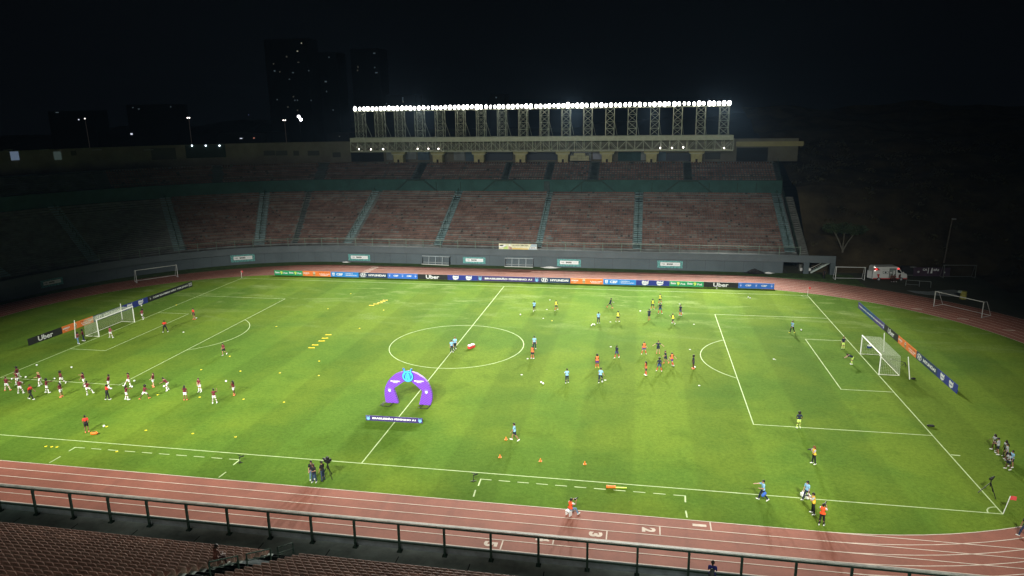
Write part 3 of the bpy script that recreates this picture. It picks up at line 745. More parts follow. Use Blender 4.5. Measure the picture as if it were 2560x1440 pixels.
for (u0, stl, lab), (u1, _, _) in zip(far, far[1:]):
    x0, x1 = onfar(u0), onfar(u1); x = (x0+x1)/2
    board(stl, x1-x0, (x, A.y+(x-A.x)*(B.y-A.y)/(B.x-A.x), 0), ang, lab)
def line(P, Q, cuts, rows):
    L = (Q-P).length; a = math.atan2(Q.y-P.y, Q.x-P.x)
    for (t0, stl, lab), t1 in zip(rows, cuts[1:]):
        m = P.lerp(Q, (t0+t1)/2); board(stl, L*(t1-t0), (m.x, m.y, 0), a, lab)
def cut(pts, P, Q):   # picture points on the top edge -> fraction along the line
    out = []
    for p in pts:
        g = G(*p, 1.0); out.append(((g.xy-P).dot(Q-P))/(Q-P).length_squared)
    return out
P, Q = Vector((-59.4, -8.9)), Vector((-58.1, 26.5))
c = cut(((69.7, 849), (155.5, 818), (232.8, 790.5), (305, 764.5), (368, 742.4), (478, 703.2)), P, Q); c[0], c[-1] = 0, 1
line(P, Q, c, [(c[0], 'black', 'black board at the near end of the line behind the left goal'), (c[1], 'orange', 'orange board behind the near post of the left goal'), (c[2], 'navy', 'dark navy board with an oval emblem seen through the left goal net'), (c[3], 'cow', 'royal blue board with two white splashes behind the far post of the left goal'), (c[4], 'race', 'black board reading COM RACISMO NÃO TEM JOGO behind the left goal line')])
P, Q = Vector((58.6, 26.9)), Vector((59.06, -8.7))
c = cut(((2147, 753.5), (2212, 809.5), (2250, 839), (2291, 877), (2340, 921), (2393.5, 964)), P, Q); c[0], c[-1] = 0, 1
line(P, Q, c, [(c[0], 'viol', 'long blue violet board with a white slogan at the far end behind the right goal'), (c[1], 'black', 'black board behind the right goal beyond its white net pole'), (c[2], 'orange', 'orange board behind the right goal'), (c[3], 'navy', 'dark navy board with an oval emblem behind the near post of the right goal'), (c[4], 'cow', 'royal blue board with two white splashes at the near end behind the right goal')])
p0, p1 = G(915, 1051), G(1057, 1059)
board('purple', (p1-p0).length, (p0+p1)/2, math.atan2((p1-p0).y, (p1-p0).x), 'low purple board on the pitch in front of the arch reading BRASILEIRÃO FEMININO A1', .56, None)
# ------------------------------------------------------------------ arch
ay = -20.48
ar = empty('ceremony_arch', (0, ay, 0), 0, 'purple player arch with a cyan emblem standing on the halfway line', 'arch')
def az(x, y): p = Yp(940+x/11.52, 905+y/11.52, ay); return (p.x, p.z)
out = [(290, 1170), (262, 1060), (248, 950), (247, 830), (262, 740), (290, 660), (330, 580), (375, 515), (430, 450), (495, 395), (560, 350), (650, 315), (760, 288), (920, 275), (1085, 308), (1180, 345), (1250, 390), (1330, 440), (1400, 500), (1460, 570), (1510, 650), (1555, 750), (1590, 850), (1610, 950), (1615, 1050), (1600, 1150), (1560, 1250),
       (1240, 1225), (1270, 1110), (1330, 845), (1300, 800), (1240, 760), (1140, 665), (1030, 572), (920, 556), (800, 562), (690, 640), (600, 700), (525, 750), (512, 800), (560, 940), (600, 1060), (640, 1192)]
pts = [az(*q) for q in out]
pur = mat('purple printed cloth', (.14, .045, .40), .6)
n = pur.node_tree.nodes; l = pur.node_tree.links
tc = n.new('ShaderNodeTexCoord'); mp = n.new('ShaderNodeMapping'); mp.inputs['Rotation'].default_value = (0, -.5, 0); wv = n.new('ShaderNodeTexWave'); wv.wave_type = 'BANDS'; wv.bands_direction = 'Z'; wv.inputs['Scale'].default_value = 1.6; wv.inputs['Distortion'].default_value = 2
l.new(tc.outputs['Object'], mp.inputs[0]); l.new(mp.outputs[0], wv.inputs['Vector']); mx = n.new('ShaderNodeMix'); mx.data_type = 'RGBA'; l.new(wv.outputs['Fac'], mx.inputs[0]); mx.inputs[6].default_value = (.115, .03, .33, 1); mx.inputs[7].default_value = (.20, .07, .52, 1); l.new(mx.outputs[2], n['Principled BSDF'].inputs['Base Color'])
a = MB().prism(pts, lambda x, z, k: (x, k, max(z, .03)), .34); o = a.build('arch_body', [pur], ar); 
ec = az(920, 400); blu = mat('deep blue print', (.03, .05, .35), .55); cy = mat('cyan print', (.06, .55, .80), .5)
e = MB(); sc = (az(1075, 400)[0]-az(765, 400)[0])/2
def dd(poly, th, mm, nm, yy): e = MB(); [e.prism(p, lambda x, z, k: (x, yy+k, z), th) for p in poly]; return e.build(nm, mm, ar)
dd([[(ec[0]+x*sc, ec[1]-.02+z*sc) for x, z in q] for q in disc(0, 0, 1.06, 1.06, 28)], .10, blu, 'emblem_backing', -.10)
dd([[(ec[0]+x*sc, ec[1]+z*sc) for x, z in q] for q in ([(-.92, 1.42), (-.55, 1.42), (-.2, .3), (-.6, .4)], [(.92, 1.42), (.55, 1.42), (.2, .3), (.6, .4)])], .10, blu, 'emblem_backing', -.098)
dd([[(ec[0]+x*sc, ec[1]-.02+z*sc) for x, z in q] for q in ring(0, 0, .97, .97, .2, 28)], .012, cy, 'emblem', -.114)
dd([[(ec[0]+x*sc, ec[1]-.02+z*sc) for x, z in q] for q in ([(-.70, 1.34), (-.56, 1.36), (-.24, -.80), (-.36, -.80)], [(.70, 1.34), (.56, 1.36), (.24, -.80), (.36, -.80)], [(0, 1.0), (.24, .35), (.24, -.82), (-.24, -.82), (-.24, .35)])], .012, cy, 'emblem', -.113)
flat('emblem_mark', [[(ec[0]+x*sc, ec[1]-.02+z*sc) for x, z in q] for q in ring(0, .12, .17, .2, .06, 14) + [[(-.1, -.22), (-.03, -.22), (-.03, -.75), (-.1, -.75)], [(.03, -.22), (.1, -.22), (.1, -.75), (.03, -.75)]]], blu, ar, -.119)
for q0, q1 in ((418, 690), (1100, 1378)):
    x0, z0 = az(q0, 545); x1, z1 = az(q1, 550); letters('BRASILEIRÃO', x1-x0, .15, (x0+x1)/2, (z0+z1)/2, ink_w, ar, -.006, .05); letters('FEMININO', (x1-x0)*.5, .09, (x0+x1)/2, (z0+z1)/2-.17, ink_w, ar, -.006, .03)
for q in ((390, 800), (1447, 852)):
    x, z = az(*q); flat('crest', shift(m_crest(), x, z-.05, .34), mat('pale cyan print', (.55, .72, .78), .6), ar, -.006); flat('crest', [[(x-.15, z+.03), (x+.15, z+.03), (x+.13, z-.16), (x, z-.24), (x-.13, z-.16)]], mat('pale cyan print', (.55, .72, .78)), ar, -.004)
for q0, q1 in ((275, 500), (1360, 1570)):
    x0 = az(q0, 1200)[0]; x1 = az(q1, 1200)[0]; b = MB()
    for x in (x0, x1): b.bar((x, .2, .04), (x-.08, -.95, .04), .06)
    b.bar((x0-.08, -.95, .04), (x1-.08, -.95, .04), .05).bar((x0-.2, .2, .04), (x0-.3, -.9, .04), .05); b.build('foot_frame', black, ar)
# ------------------------------------------------------------------ wall banners (hung on the curved wall)
def hitwall(u, v, dd):
    d = ray(u, v); t = 60.
    for _ in range(80):
        p = CP+d*t
        if p.x > CX: t -= (p.y-(CY+RW+dd))/d.y
        else: t -= (math.hypot(p.x-CX, p.y-CY)-(RW+dd))/max(.25, ((p.x-CX)*d.x+(p.y-CY)*d.y)/math.hypot(p.x-CX, p.y-CY))
    return CP+d*t
tealb = mat('teal leaf print', (.10, .28, .27), .6, 3.5, .75)
for (u0, u1, v0, v1), lab in (((578, 638, 638, 656), 'teal banner on the far wall, leftmost of the brightly lit ones'), ((872, 926, 635, 651), 'teal banner on the wall left of the dark dugout'), ((1158, 1214, 642, 658), 'teal banner on the wall between the two dugouts'), ((1393, 1452, 647, 665), 'teal banner on the wall right of both dugouts'), ((1643, 1706, 651, 669), 'teal banner on the wall at the right above the board line'), ((102, 158, 695, 714), 'dim banner on the dark curved wall at the far left')):
    a, b = hitwall(u0, v1, -.02), hitwall(u1, v1, -.02); t = hitwall(u0, v0, -.02); w = (b-a).length; h = t.z-a.z; h = min(h, 2.0)
    m = (a+b)/2; o = MB().box((0, 0, 0), (w, .03, h)).build('wall_banner', tealb); ang = math.atan2(b.y-a.y, b.x-a.x)
    o.location = (m.x+math.sin(ang)*.12, m.y-math.cos(ang)*.12, min(a.z+h/2, 2.2-h/2)); o.rotation_euler = (0, 0, ang); tag(o, lab, 'banner', 'banners on the far wall')
    flat('white_panel', [[(-w*.38, -h*.2), (w*.40, -h*.2), (w*.40, h*.27), (-w*.38, h*.27)]], ink_w, o, -.022); letters('BAHIA', w*.25, h*.22, 0, .05*h, ink_k, o, -.03, .06); letters('uneb', w*.13, h*.12, -w*.27, .08*h, ink_k, o, -.03, .02)
    flat('swoosh', shift(ring(0, 0, .5, .5, .12, 10, 200, 340), -w*.24, .05*h, w*.1, h*.2), ink_k, o, -.03); letters('governo', w*.18, h*.1, w*.27, .02*h, mat('grey print', (.4, .42, .4)), o, -.03, .01)
a, b = Yp(1248, 629, 51.15), Yp(1343, 630, 51.15); w = b.x-a.x; h = 1.15
o = MB().box((0, 0, h/2), (w, .03, h)).build('railing_banner', mat('pale printed canvas', (.60, .60, .42), .6, 1.5, .2)); o.location = ((a.x+b.x)/2, 50.9, 3.66); tag(o, 'pale yellow printed banner tied to the railing near the middle of the stand', 'banner')
W2 = w/2
flat('picture', [[(-W2, h*.62), (-W2*.66, h*.86), (-W2*.62, h*.4), (-W2*.98, h*.3)]], ink_w, o, -.018); flat('picture', disc(-W2*.86, h*.66, .42, .13), ink_k, o, -.02); flat('picture', disc(-W2*.42, h*.75, .17, .2), ink_w, o, -.02)
flat('picture', [[(-W2*.76, .02), (-W2*.74, h*.4), (-W2*.55, h*.6), (-W2*.5, .02)]], mat('lime print', (.45, .60, .20), .6), o, -.018); flat('picture', [[(-W2*.49, .02), (-W2*.49, h*.58), (-W2*.32, h*.35), (-W2*.3, .02)]], mat('skin print', (.45, .30, .24), .6), o, -.019); flat('picture', disc(-W2*.36, h*.22, .2, .1), ink_br, o, -.022)
flat('picture', [[(-W2*.3, .02), (-W2*.28, h*.25), (W2*.55, h*.18), (W2*.52, .02)]], mat('amber print', (.60, .42, .10), .6), o, -.018); flat('picture', [[(W2*.58, .01), (W2*.70, h*.98), (W2*.99, h*.98), (W2*.99, .01)]], mat('blue grey print', (.32, .42, .48), .6), o, -.018)
letters('SALVADOR TEMPO ESTE', w*.42, h*.18, W2*.13, h*.72, ink_k, o, -.022, .03); letters('um governo presente no esporte', w*.36, h*.1, W2*.1, h*.45, mat('grey print', (.4, .42, .4)), o, -.022, .01); flat('white_panel', [[(W2*.66, h*.15), (W2*.96, h*.15), (W2*.96, h*.52), (W2*.66, h*.52)]], ink_w, o, -.02); letters('BAHIA', w*.12, h*.18, W2*.81, h*.33, ink_k, o, -.026, .05)
# ------------------------------------------------------------------ people
def vdir(p, ab, s):     # pitch forward from hanging down, abduction outwards
    p, ab = R(p), R(ab); return Vector((s*math.sin(ab), math.sin(p)*math.cos(ab), -math.cos(p)*math.cos(ab)))
# pose: lean, [R arm p,ab,fp,fab], [L arm], [R leg p,ab,cp,cab], [L leg], head pitch, lift
AD = (5, 9, 18, 5)
POSES = {
 'stand': (3, AD, AD, (3, 5, -2, 4), (-2, 5, -4, 4), 5), 'ready': (14, (8, 16, 75, -4), (12, 16, 80, -4), (20, 13, -8, 9), (16, 13, -10, 9), 5),
 'wide': (6, (10, 22, 50, 10), (15, 22, 60, 10), (8, 15, 0, 13), (4, 15, -4, 13), 8), 'clasp': (3, (12, 8, 45, -35), (12, 8, 45, -35), (3, 5, -1, 4), (-1, 5, -3, 4), 14),
 'behind': (4, (-18, 14, -5, -28), (-18, 14, -5, -28), (2, 4, -1, 3), (-2, 4, -4, 3), 6), 'hips': (2, (-15, 32, 15, -35), (-15, 32, 15, -35), (4, 7, 0, 5), (-2, 7, -4, 5), 4),
 'walk': (5, (-22, 8, -4, 4), (24, 8, 40, 2), (26, 3, 12, 2), (-16, 3, -34, 2), 5), 'run': (14, (-45, 12, 40, 0), (38, 10, 110, -5), (48, 3, 0, 2), (-14, 3, -72, 2), 0),
 'jog': (8, (-25, 12, 50, 0), (22, 12, 85, -4), (24, 4, -4, 3), (-8, 4, -46, 3), 4), 'kick': (-3, (-15, 40, 10, 25), (25, 45, 40, 20), (42, 6, 30, 5), (-4, 4, -8, 3), 22),
 'kickside': (2, (5, 30, 40, 10), (0, 50, 20, 30), (25, 38, -10, 30), (0, 2, -4, 2), 12), 'bow': (38, (30, 8, 48, -4), (35, 8, 55, -4), (22, 8, -14, 6), (18, 8, -12, 6), 30),
 'bend': (68, (38, 8, 20, -2), (42, 8, 28, -2), (20, 5, -10, 4), (15, 5, -8, 4), 40), 'reach': (6, (78, 6, 88, 4), (12, 12, 40, 5), (12, 5, 4, 4), (-8, 5, -14, 4), 5),
 'point': (3, (70, 20, 80, 15), (8, 12, 85, -25), (24, 3, 14, 2), (-16, 3, -36, 2), 5), 'armsout': (4, (10, 62, 20, 55), (10, 62, 20, 55), (3, 6, 0, 5), (-2, 6, -4, 5), 3),
 'handup': (5, (60, 20, 150, -10), (12, 15, 60, 0), (8, 9, 2, 7), (-2, 9, -6, 7), 2), 'jump': (-4, (165, 4, 172, 2), (20, 35, 50, 10), (30, 4, -45, 3), (-12, 3, -20, 3), -18),
 'lunge': (16, (30, 25, 70, 5), (-15, 25, 20, 10), (40, 16, 4, 12), (-30, 14, -38, 12), 8), 'hold': (4, (18, 10, 82, -8), (18, 10, 82, -8), (10, 5, 4, 4), (-8, 5, -12, 4), 14),
 'carry': (6, (8, 10, 12, 4), (6, 10, 10, 4), (28, 3, 14, 2), (-18, 3, -40, 2), 2), 'shoot': (6, (38, 22, 138, -24), (38, 22, 138, -24), (4, 5, 0, 4), (-4, 5, -8, 4), 6),
 'foot': (14, (10, 20, 20, 10), (5, 16, 15, 6), (42, 4, -12, 3), (-4, 4, -6, 3), 26), 'sit': (8, (20, 10, 62, -14), (20, 10, 62, -14), (84, 7, 6, 5), (86, 7, 4, 5), 8),
 'aim': (10, (55, 22, 128, -22), (55, 22, 122, -22), (80, 20, 12, 20), (84, 8, 16, 6), 6), 'leanback': (-7, (8, 12, 30, 0), (14, 12, 60, -5), (14, 6, 6, 5), (-4, 6, -8, 5), -4),
 'phone': (3, (22, 10, 110, -18), (25, 10, 105, -22), (2, 5, -1, 4), (-2, 5, -4, 4), 22), 'bowkick': (32, (10, 28, 25, 20), (25, 24, 60, 5), (20, 6, -6, 5), (8, 5, -8, 4), 26),
}
def skeleton(pose):
    ln_, ra, la, rl, ll, hp = POSES[pose][:6]
    t = Vector((0, math.sin(R(ln_)), math.cos(R(ln_)))); fw = Vector((0, t.z, -t.y))
    J = {'pel': Vector((0, 0, 0)), 't': t, 'fw': fw}
    J['waist'] = t*.20; J['chest'] = t*.38; J['neck'] = t*.50; ht = Vector((0, math.sin(R(ln_*.45+hp)), math.cos(R(ln_*.45+hp)))); hf = Vector((0, ht.z, -ht.y))
    J['head'] = J['neck'] + t*.06 + ht*.11; J['ht'], J['hf'] = ht, hf
    for s, a, g, k in ((1, ra, rl, 'R'), (-1, la, ll, 'L')):
        J['sh'+k] = t*.455 + Vector((s*.165, 0, 0)); J['el'+k] = J['sh'+k] + vdir(a[0]+ln_*.35, a[1], s)*.285; J['wr'+k] = J['el'+k] + vdir(a[2]+ln_*.35, a[3], s)*.245
        J['hd'+k] = vdir(a[2]+ln_*.35, a[3], s)
        J['hip'+k] = Vector((s*.088, 0, -.02)); J['kn'+k] = J['hip'+k] + vdir(g[0], g[1], s)*.42; J['an'+k] = J['kn'+k] + vdir(g[2], g[3], s)*.42
        c = vdir(g[2], 0, s); J['ft'+k] = Vector((s*.12, -c.z, c.y)).normalized(); J['cd'+k] = vdir(g[2], g[3], s)
    lo = min(min((J['an'+k]+J['cd'+k]*.06).z, (J['an'+k]+J['cd'+k]*.06+J['ft'+k]*.17).z) for k in 'RL') - .038
    return J, -lo
def remesh(mb, vox, name):
    me = mb.mesh(name); o = bpy.data.objects.new('tmp', me); COL.objects.link(o)
    m = o.modifiers.new('r', 'REMESH'); m.mode = 'VOXEL'; m.voxel_size = vox; m.use_smooth_shade = True
    s = o.modifiers.new('s', 'SMOOTH'); s.factor = .5; s.iterations = 2
    bpy.context.view_layer.update()
    out = bpy.data.meshes.new_from_object(o.evaluated_get(bpy.context.evaluated_depsgraph_get())); out.name = name
    bpy.data.objects.remove(o); bpy.data.meshes.remove(me)
    return out
_pm = {}
def pose_meshes(pose):
    if pose in _pm: return _pm[pose]
    J, lift = skeleton(pose); U = Vector((0, 0, lift)); D = {}
    P = lambda k: J[k]+U
    t, fw = J['t'], J['fw']; X = Vector((1, 0, 0))
    b = MB(); c = b.cap
    c(P('hipR'), .108, P('hipL'), .108); c(P('pel')+t*.03, .115, P('waist'), .10); c(P('waist'), .102, P('chest'), .112)
    c(P('chest')+X*.075, .098, P('chest')-X*.075, .098); c(P('shR')*.5+P('shL')*.5+X*.12, .062, P('shR')*.5+P('shL')*.5-X*.12, .062); c(P('chest')+t*.06, .085, P('neck')+t*.0, .058)
    c(P('neck')-t*.02, .054, P('head')-J['ht']*.05, .05)
    h, ht, hf = P('head'), J['ht'], J['hf']
    c(h+ht*.028-hf*.018, .092, h+ht*.022+hf*.022, .084); c(h-ht*.02+hf*.02, .075, h-ht*.072+hf*.05, .040); c(h+hf*.085-ht*.0, .018, h+hf*.112-ht*.03, .017, 8); c(h+hf*.09-ht*.062-X*.015, .012, h+hf*.09-ht*.062+X*.015, .012, 8)
    for s in (-1, 1): c(h+X*s*.085-hf*.005+ht*.015, .016, h+X*s*.086-hf*.005-ht*.03, .013, 8); c(h+X*s*.03+hf*.078+ht*.034, .02, h+X*s*.045+hf*.07+ht*.03, .018, 8)
    for k, s in (('R', 1), ('L', -1)):
        c(P('sh'+k), .058, P('el'+k), .040); c(P('el'+k), .041, P('wr'+k), .028)
        hd = J['hd'+k]; sd = (X - hd*hd.x); sd = sd.normalized() if sd.length > .2 else Vector((0, 1, 0)); w = P('wr'+k); nrm = hd.cross(sd)
        c(w, .028, w+hd*.085, .036); c(w+hd*.05+sd*.016, .024, w+hd*.085+sd*.022, .02); c(w+hd*.05-sd*.016, .024, w+hd*.085-sd*.022, .02)
        for q, (o, L) in enumerate(((-.032, .062), (-.011, .074), (.011, .07), (.032, .055))):
            r0 = w+hd*.095+sd*o; r1 = r0+hd*L*.55+sd*o*.15; r2 = r1+(hd*.7-nrm*.7*(1 if nrm.y < 0 else -1))*L*.5
            c(r0, .0105, r1, .0098, 6, 2); c(r1, .0098, r2, .0088, 6, 2)
        r0 = w+hd*.03-sd*s*.03; r1 = r0+hd*.035-sd*s*.03; c(r0, .013, r1, .0115, 6, 2); c(r1, .0115, r1+hd*.03-sd*s*.006, .0095, 6, 2)
        c(P('hip'+k), .093, P('kn'+k), .056); c(P('kn'+k), .056, P('an'+k)-(J['an'+k]-J['kn'+k])*.25, .05); c(P('kn'+k)+(J['an'+k]-J['kn'+k])*.3-J['ft'+k]*.018, .058, P('an'+k), .036)
        e = P('an'+k)+J['cd'+k]*.05; c(e-J['ft'+k]*.04, .038, e+J['ft'+k]*.15, .03)
    me = remesh(b, .0115, 'person')
    # eyes as a second material
    bm = bmesh.new(); bm.from_mesh(me); e = MB()
    for s in (-1, 1): e.sphere(tuple(h+X*s*.033+hf*.088+ht*.012), .011, 8)
    vs = [bm.verts.new(q) for q in e.v]
    for f in e.f: q = bm.faces.new([vs[i] for i in f]); q.material_index = 1; q.smooth = True
    bm.to_mesh(me); bm.free(); D['body'] = me
    def cloth(fn, name, vox=.02): m = MB(); fn(m.cap); D[name] = remesh(m, vox, name)
    def shirt(c, o=0, sl=.62):
        c(P('hipR')+t*.05, .118+o, P('hipL')+t*.05, .118+o); c(P('pel')+t*.05, .13+o, P('waist'), .122+o); c(P('waist'), .122+o, P('chest'), .132+o); c(P('chest')+X*.08, .112+o, P('chest')-X*.08, .112+o)
        c(P('shR')*.5+P('shL')*.5+X*.12, .074+o, P('shR')*.5+P('shL')*.5-X*.12, .074+o)
        if sl:
            for k in 'RL': c(P('sh'+k), .074, P('sh'+k).lerp(P('el'+k), sl), .064)
    cloth(shirt, 'shirt'); cloth(lambda c: shirt(c, .014, 0), 'bib')
    def longs(c):
        shirt(c)
        for k in 'RL': c(P('el'+k), .055, P('wr'+k), .042); c(P('sh'+k), .07, P('el'+k), .055)
    def shorts(c):
        c(P('hipR'), .124, P('hipL'), .124)
        for k in 'RL': c(P('hip'+k), .108, P('hip'+k).lerp(P('kn'+k), .58), .094)
    cloth(shorts, 'shorts')
    def trous(c):
        c(P('hipR'), .122, P('hipL'), .122)
        for k in 'RL': c(P('hip'+k), .105, P('kn'+k), .075); c(P('kn'+k), .075, P('an'+k), .062)
    cloth(trous, 'trousers')
    def simple(name, fn): m = MB(); fn(m); D[name] = m.mesh(name, True)
    def socks(m):
        for k in 'RL': a, z = P('kn'+k), P('an'+k); m.cap(a.lerp(z, .18)-J['ft'+k]*.006, .064, a.lerp(z, .5), .062).cap(a.lerp(z, .5), .060, z, .046)
    simple('socks', socks)
    def shoes(m):
        for k in 'RL': e = P('an'+k)+J['cd'+k]*.05; m.cap(e-J['ft'+k]*.045, .052, e+J['ft'+k]*.165, .044).cap(e-J['ft'+k]*.02-J['cd'+k]*.04, .05, e, .05)
    simple('shoes', shoes)
    cap_ = lambda m, r=.101: m.cap(h+ht*.045-hf*.03, r, h+ht*.05+hf*.008, r*.93, 12)
    simple('hair_short', lambda m: cap_(m).cap(h-hf*.045+ht*.03, .09, h-hf*.06-ht*.04, .06))
    simple('hair_bun', lambda m: cap_(m).cap(h-hf*.045+ht*.03, .088, h-hf*.06-ht*.03, .06).sphere(tuple(h-hf*.07+ht*.135), .058, 10))
    simple('hair_pony', lambda m: cap_(m).cap(h-hf*.045+ht*.03, .088, h-hf*.06-ht*.03, .06).cap(h-hf*.11+ht*.04, .04, h-hf*.16-ht*.2, .028))
    simple('hair_long', lambda m: cap_(m, .106).cap(h-hf*.05+ht*.02, .10, h-hf*.075-ht*.12, .09).cap(h-hf*.075-ht*.12, .09, P('chest')-fw*.12+t*.02, .06))
    simple('hair_afro', lambda m: m.sphere(tuple(h+ht*.055-hf*.03), .158, 14))
    simple('cap_hat', lambda m: cap_(m, .108).cap(h+ht*.05+hf*.06, .06, h+ht*.035+hf*.15, .05))
    D['J'] = J; D['lift'] = lift
    _pm[pose] = D; return D
def setm(o, *ms):
    me = o.data
    while len(me.materials) < len(ms): me.materials.append(None)
    for i, m in enumerate(ms): o.material_slots[i].link = 'OBJECT'; o.material_slots[i].material = m
SK = [mat('skin %s' % 'abcd'[i], c, .55) for i, c in enumerate(((.17, .075, .042), (.09, .038, .022), (.30, .155, .095), (.42, .245, .17)))]
HA = [mat('black hair', (.010, .008, .007), .6), mat('brown hair', (.055, .025, .012), .6), mat('fair hair', (.28, .17, .07), .6), mat('red hair', (.14, .04, .015), .6)]
eyem = mat('dark eyes', (.02, .015, .012), .3)
def cm(n, c, ns=5, na=.12): return mat(n, c, .8, ns, na)
maroon, wht, navy, sky_, lime, red_, ylw, org, jean, jeanl, blk, gry, crd, pnk = (cm('maroon shirt', (.115, .014, .022)), cm('white cloth', (.70, .70, .68)), cm('navy cloth', (.012, .018, .04)), cm('light blue cloth', (.22, .42, .62)), cm('lime cloth', (.55, .72, .16)), cm('red sock', (.55, .06, .03)),
    cm('yellow bib', (.68, .66, .08)), cm('orange bib', (.80, .16, .045)), cm('dark jeans', (.025, .04, .085)), cm('pale jeans', (.12, .22, .34)), cm('black cloth', (.012, .012, .014)), cm('grey cloth', (.34, .36, .38)), cm('red coach shirt', (.62, .035, .02)), cm('pink maroon shirt', (.24, .05, .07)))
purp, dpurp = cm('purple shorts', (.07, .02, .2)), cm('blue shorts', (.02, .05, .18)); shw, sho, shy, shk = mat('white shoe', (.7, .7, .66), .5), mat('coral shoe', (.78, .20, .10), .5), mat('yellow shoe', (.75, .68, .08), .5), mat('black shoe', (.015, .015, .015), .5)
orv = cm('orange vest', (.78, .09, .02)); goldv = cm('amber vest', (.72, .42, .04)); cream = cm('cream sock', (.66, .62, .50)); royal = cm('royal blue cloth', (.02, .02, .16))
# red shirt whose lower half is black
n = crd.node_tree.nodes; l = crd.node_tree.links; tc = n.new('ShaderNodeTexCoord'); sp = n.new('ShaderNodeSeparateXYZ'); l.new(tc.outputs['Object'], sp.inputs[0]); gt = n.new('ShaderNodeMath'); gt.operation = 'GREATER_THAN'; gt.inputs[1].default_value = 1.20; l.new(sp.outputs['Z'], gt.inputs[0])
mx = n.new('ShaderNodeMix'); mx.data_type = 'RGBA'; l.new(gt.outputs[0], mx.inputs[0]); mx.inputs[6].default_value = (.012, .012, .014, 1); mx.inputs[7].default_value = (.60, .035, .02, 1); l.new(mx.outputs[2], n['Principled BSDF'].inputs['Base Color'])
# kit: shirt, leg garment, leg material, socks, shoes, bib
KIT = {'M': (maroon, 'shorts', wht, wht, shw, None), 'Mo': (maroon, 'shorts', wht, None, sho, None), 'Mr': (maroon, 'shorts', wht, cream, sho, None), 'Mk': (maroon, 'shorts', blk, None, shw, None), 'P': (pnk, 'shorts', wht, wht, shw, None), 'C': (crd, 'trousers', blk, None, shw, None), 'Cs': (crd, 'shorts', blk, None, sho, None),
       'J1': (pnk, 'trousers', jeanl, None, shw, None), 'J2': (maroon, 'trousers', jean, None, shw, None), 'L': (sky_, 'trousers', navy, None, shw, None), 'Lk': (sky_, 'trousers', blk, None, shy, None), 'Ls': (sky_, 'shorts', navy, None, shw, None), 'Y': (navy, 'shorts', navy, red_, shw, ylw), 'Yk': (blk, 'shorts', navy, None, shw, ylw),
       'N': (navy, 'shorts', navy, None, sho, None), 'Nb': (navy, 'shorts', dpurp, red_, shw, None), 'O': (blk, 'shorts', purp, red_, shw, org), 'Oy': (blk, 'shorts', purp, red_, shy, org), 'On': (blk, 'shorts', navy, red_, shw, org), 'G': (navy, 'shorts', lime, lime, shk, None), 'Gw': (navy, 'shorts', lime, lime, shw, None),
       'W': (gry, 'shorts', navy, None, shw, None), 'Wl': (sky_, 'shorts', navy, None, shw, None), 'K': (blk, 'trousers', jean, None, shw, None), 'Kl': (blk, 'trousers', jeanl, None, shw, None), 'Kd': (blk, 'trousers', jean, None, shk, None), 'V': (gry, 'trousers', blk, None, shw, goldv), 'R': (wht, 'trousers', blk, None, shw, orv), 'Rj': (wht, 'trousers', jeanl, None, shw, orv),
       'B': (royal, 'trousers', blk, None, shk, None), 'D': (blk, 'trousers', blk, None, shk, None), 'A': (cm('maroon uniform', (.12, .05, .04)), 'trousers', cm('dark uniform', (.05, .02, .02)), None, shw, None)}
NP = 0
def person(u, v, pose, face, kit, hair, label, h=1.68, sk=None, hc=0, at=None, grp=None, lift=0):
    global NP
    D = pose_meshes(pose); k = KIT[kit]; loc = at or G(u, v); s = h/1.70; NP += 1
    o = link('person', D['body'], None, (loc[0], loc[1], loc[2]+lift), R(face-90)); o.scale = (s, s, s); sk = (NP*7) % 4 if sk is None else sk
    setm(o, SK[sk], eyem); tag(o, label, 'person', grp)
    def ch(nm, key, m): c = link(nm, D[key], o); setm(c, m); return c
    ch('shirt', 'shirt', k[0]); ch(k[1], k[1], k[2]); ch('shoes', 'shoes', k[4])
    if k[3]: ch('socks', 'socks', k[3])
    if k[5]: ch('vest' if kit in 'V R Rj' else 'bib', 'bib', k[5])
    ch('cap' if hair == 'cap_hat' else 'hair', hair if hair == 'cap_hat' else 'hair_'+hair, HA[hc])
    o['hand'] = [0, 0, 0]
    Mw = Matrix.Translation(o.location) @ Matrix.Rotation(R(face-90), 4, 'Z') @ Matrix.Scale(s, 4)
    hands = [Mw @ (D['J'][q]+Vector((0, 0, D['lift']))+D['J']['hd'+q[-1]]*.1) for q in ('wrR', 'wrL')]; del o['hand']
    return o, hands
LF, AW, TO, RT = 190, 100, 280, 10
g1, g2, g3 = 'maroon team warming up on the left', 'navy team warming up on the right', 'ball kids beyond the right goal line'
PP = {}
def pp(key, *a, **k): PP[key] = person(*a, **k)
pp('a1', 19, 977, 'wide', AW, 'Mr', 'short', 'maroon player seen from behind at the very left edge with cream socks', hc=1, sk=3, grp=g1)
pp('a2', 47, 951, 'kickside', LF, 'M', 'afro', 'maroon player furthest back on the left kicking a leg out to the left', sk=0, grp=g1)
pp('a3', 46, 962, 'jog', TO-30, 'M', 'short', 'maroon player overlapping the one furthest back at the left edge', sk=2, grp=g1)
pp('a4', 52, 984, 'wide', AW, 'M', 'bun', 'maroon player with feet apart and back turned, left of the striding red and black coach', sk=0, grp=g1)
pp('a5', 103, 964, 'ready', LF, 'M', 'long', 'fair-haired maroon player leaning forward to the left with long white socks', hc=2, sk=3, grp=g1)
pp('a6', 119, 983, 'reach', AW-50, 'M', 'afro', 'maroon player with big dark hair and one arm stretched out to the right', sk=1, grp=g1)
pp('a7', 156, 961, 'jog', TO-20, 'M', 'afro', 'maroon player with a big round afro facing the viewer and lifting a knee', sk=1, grp=g1)
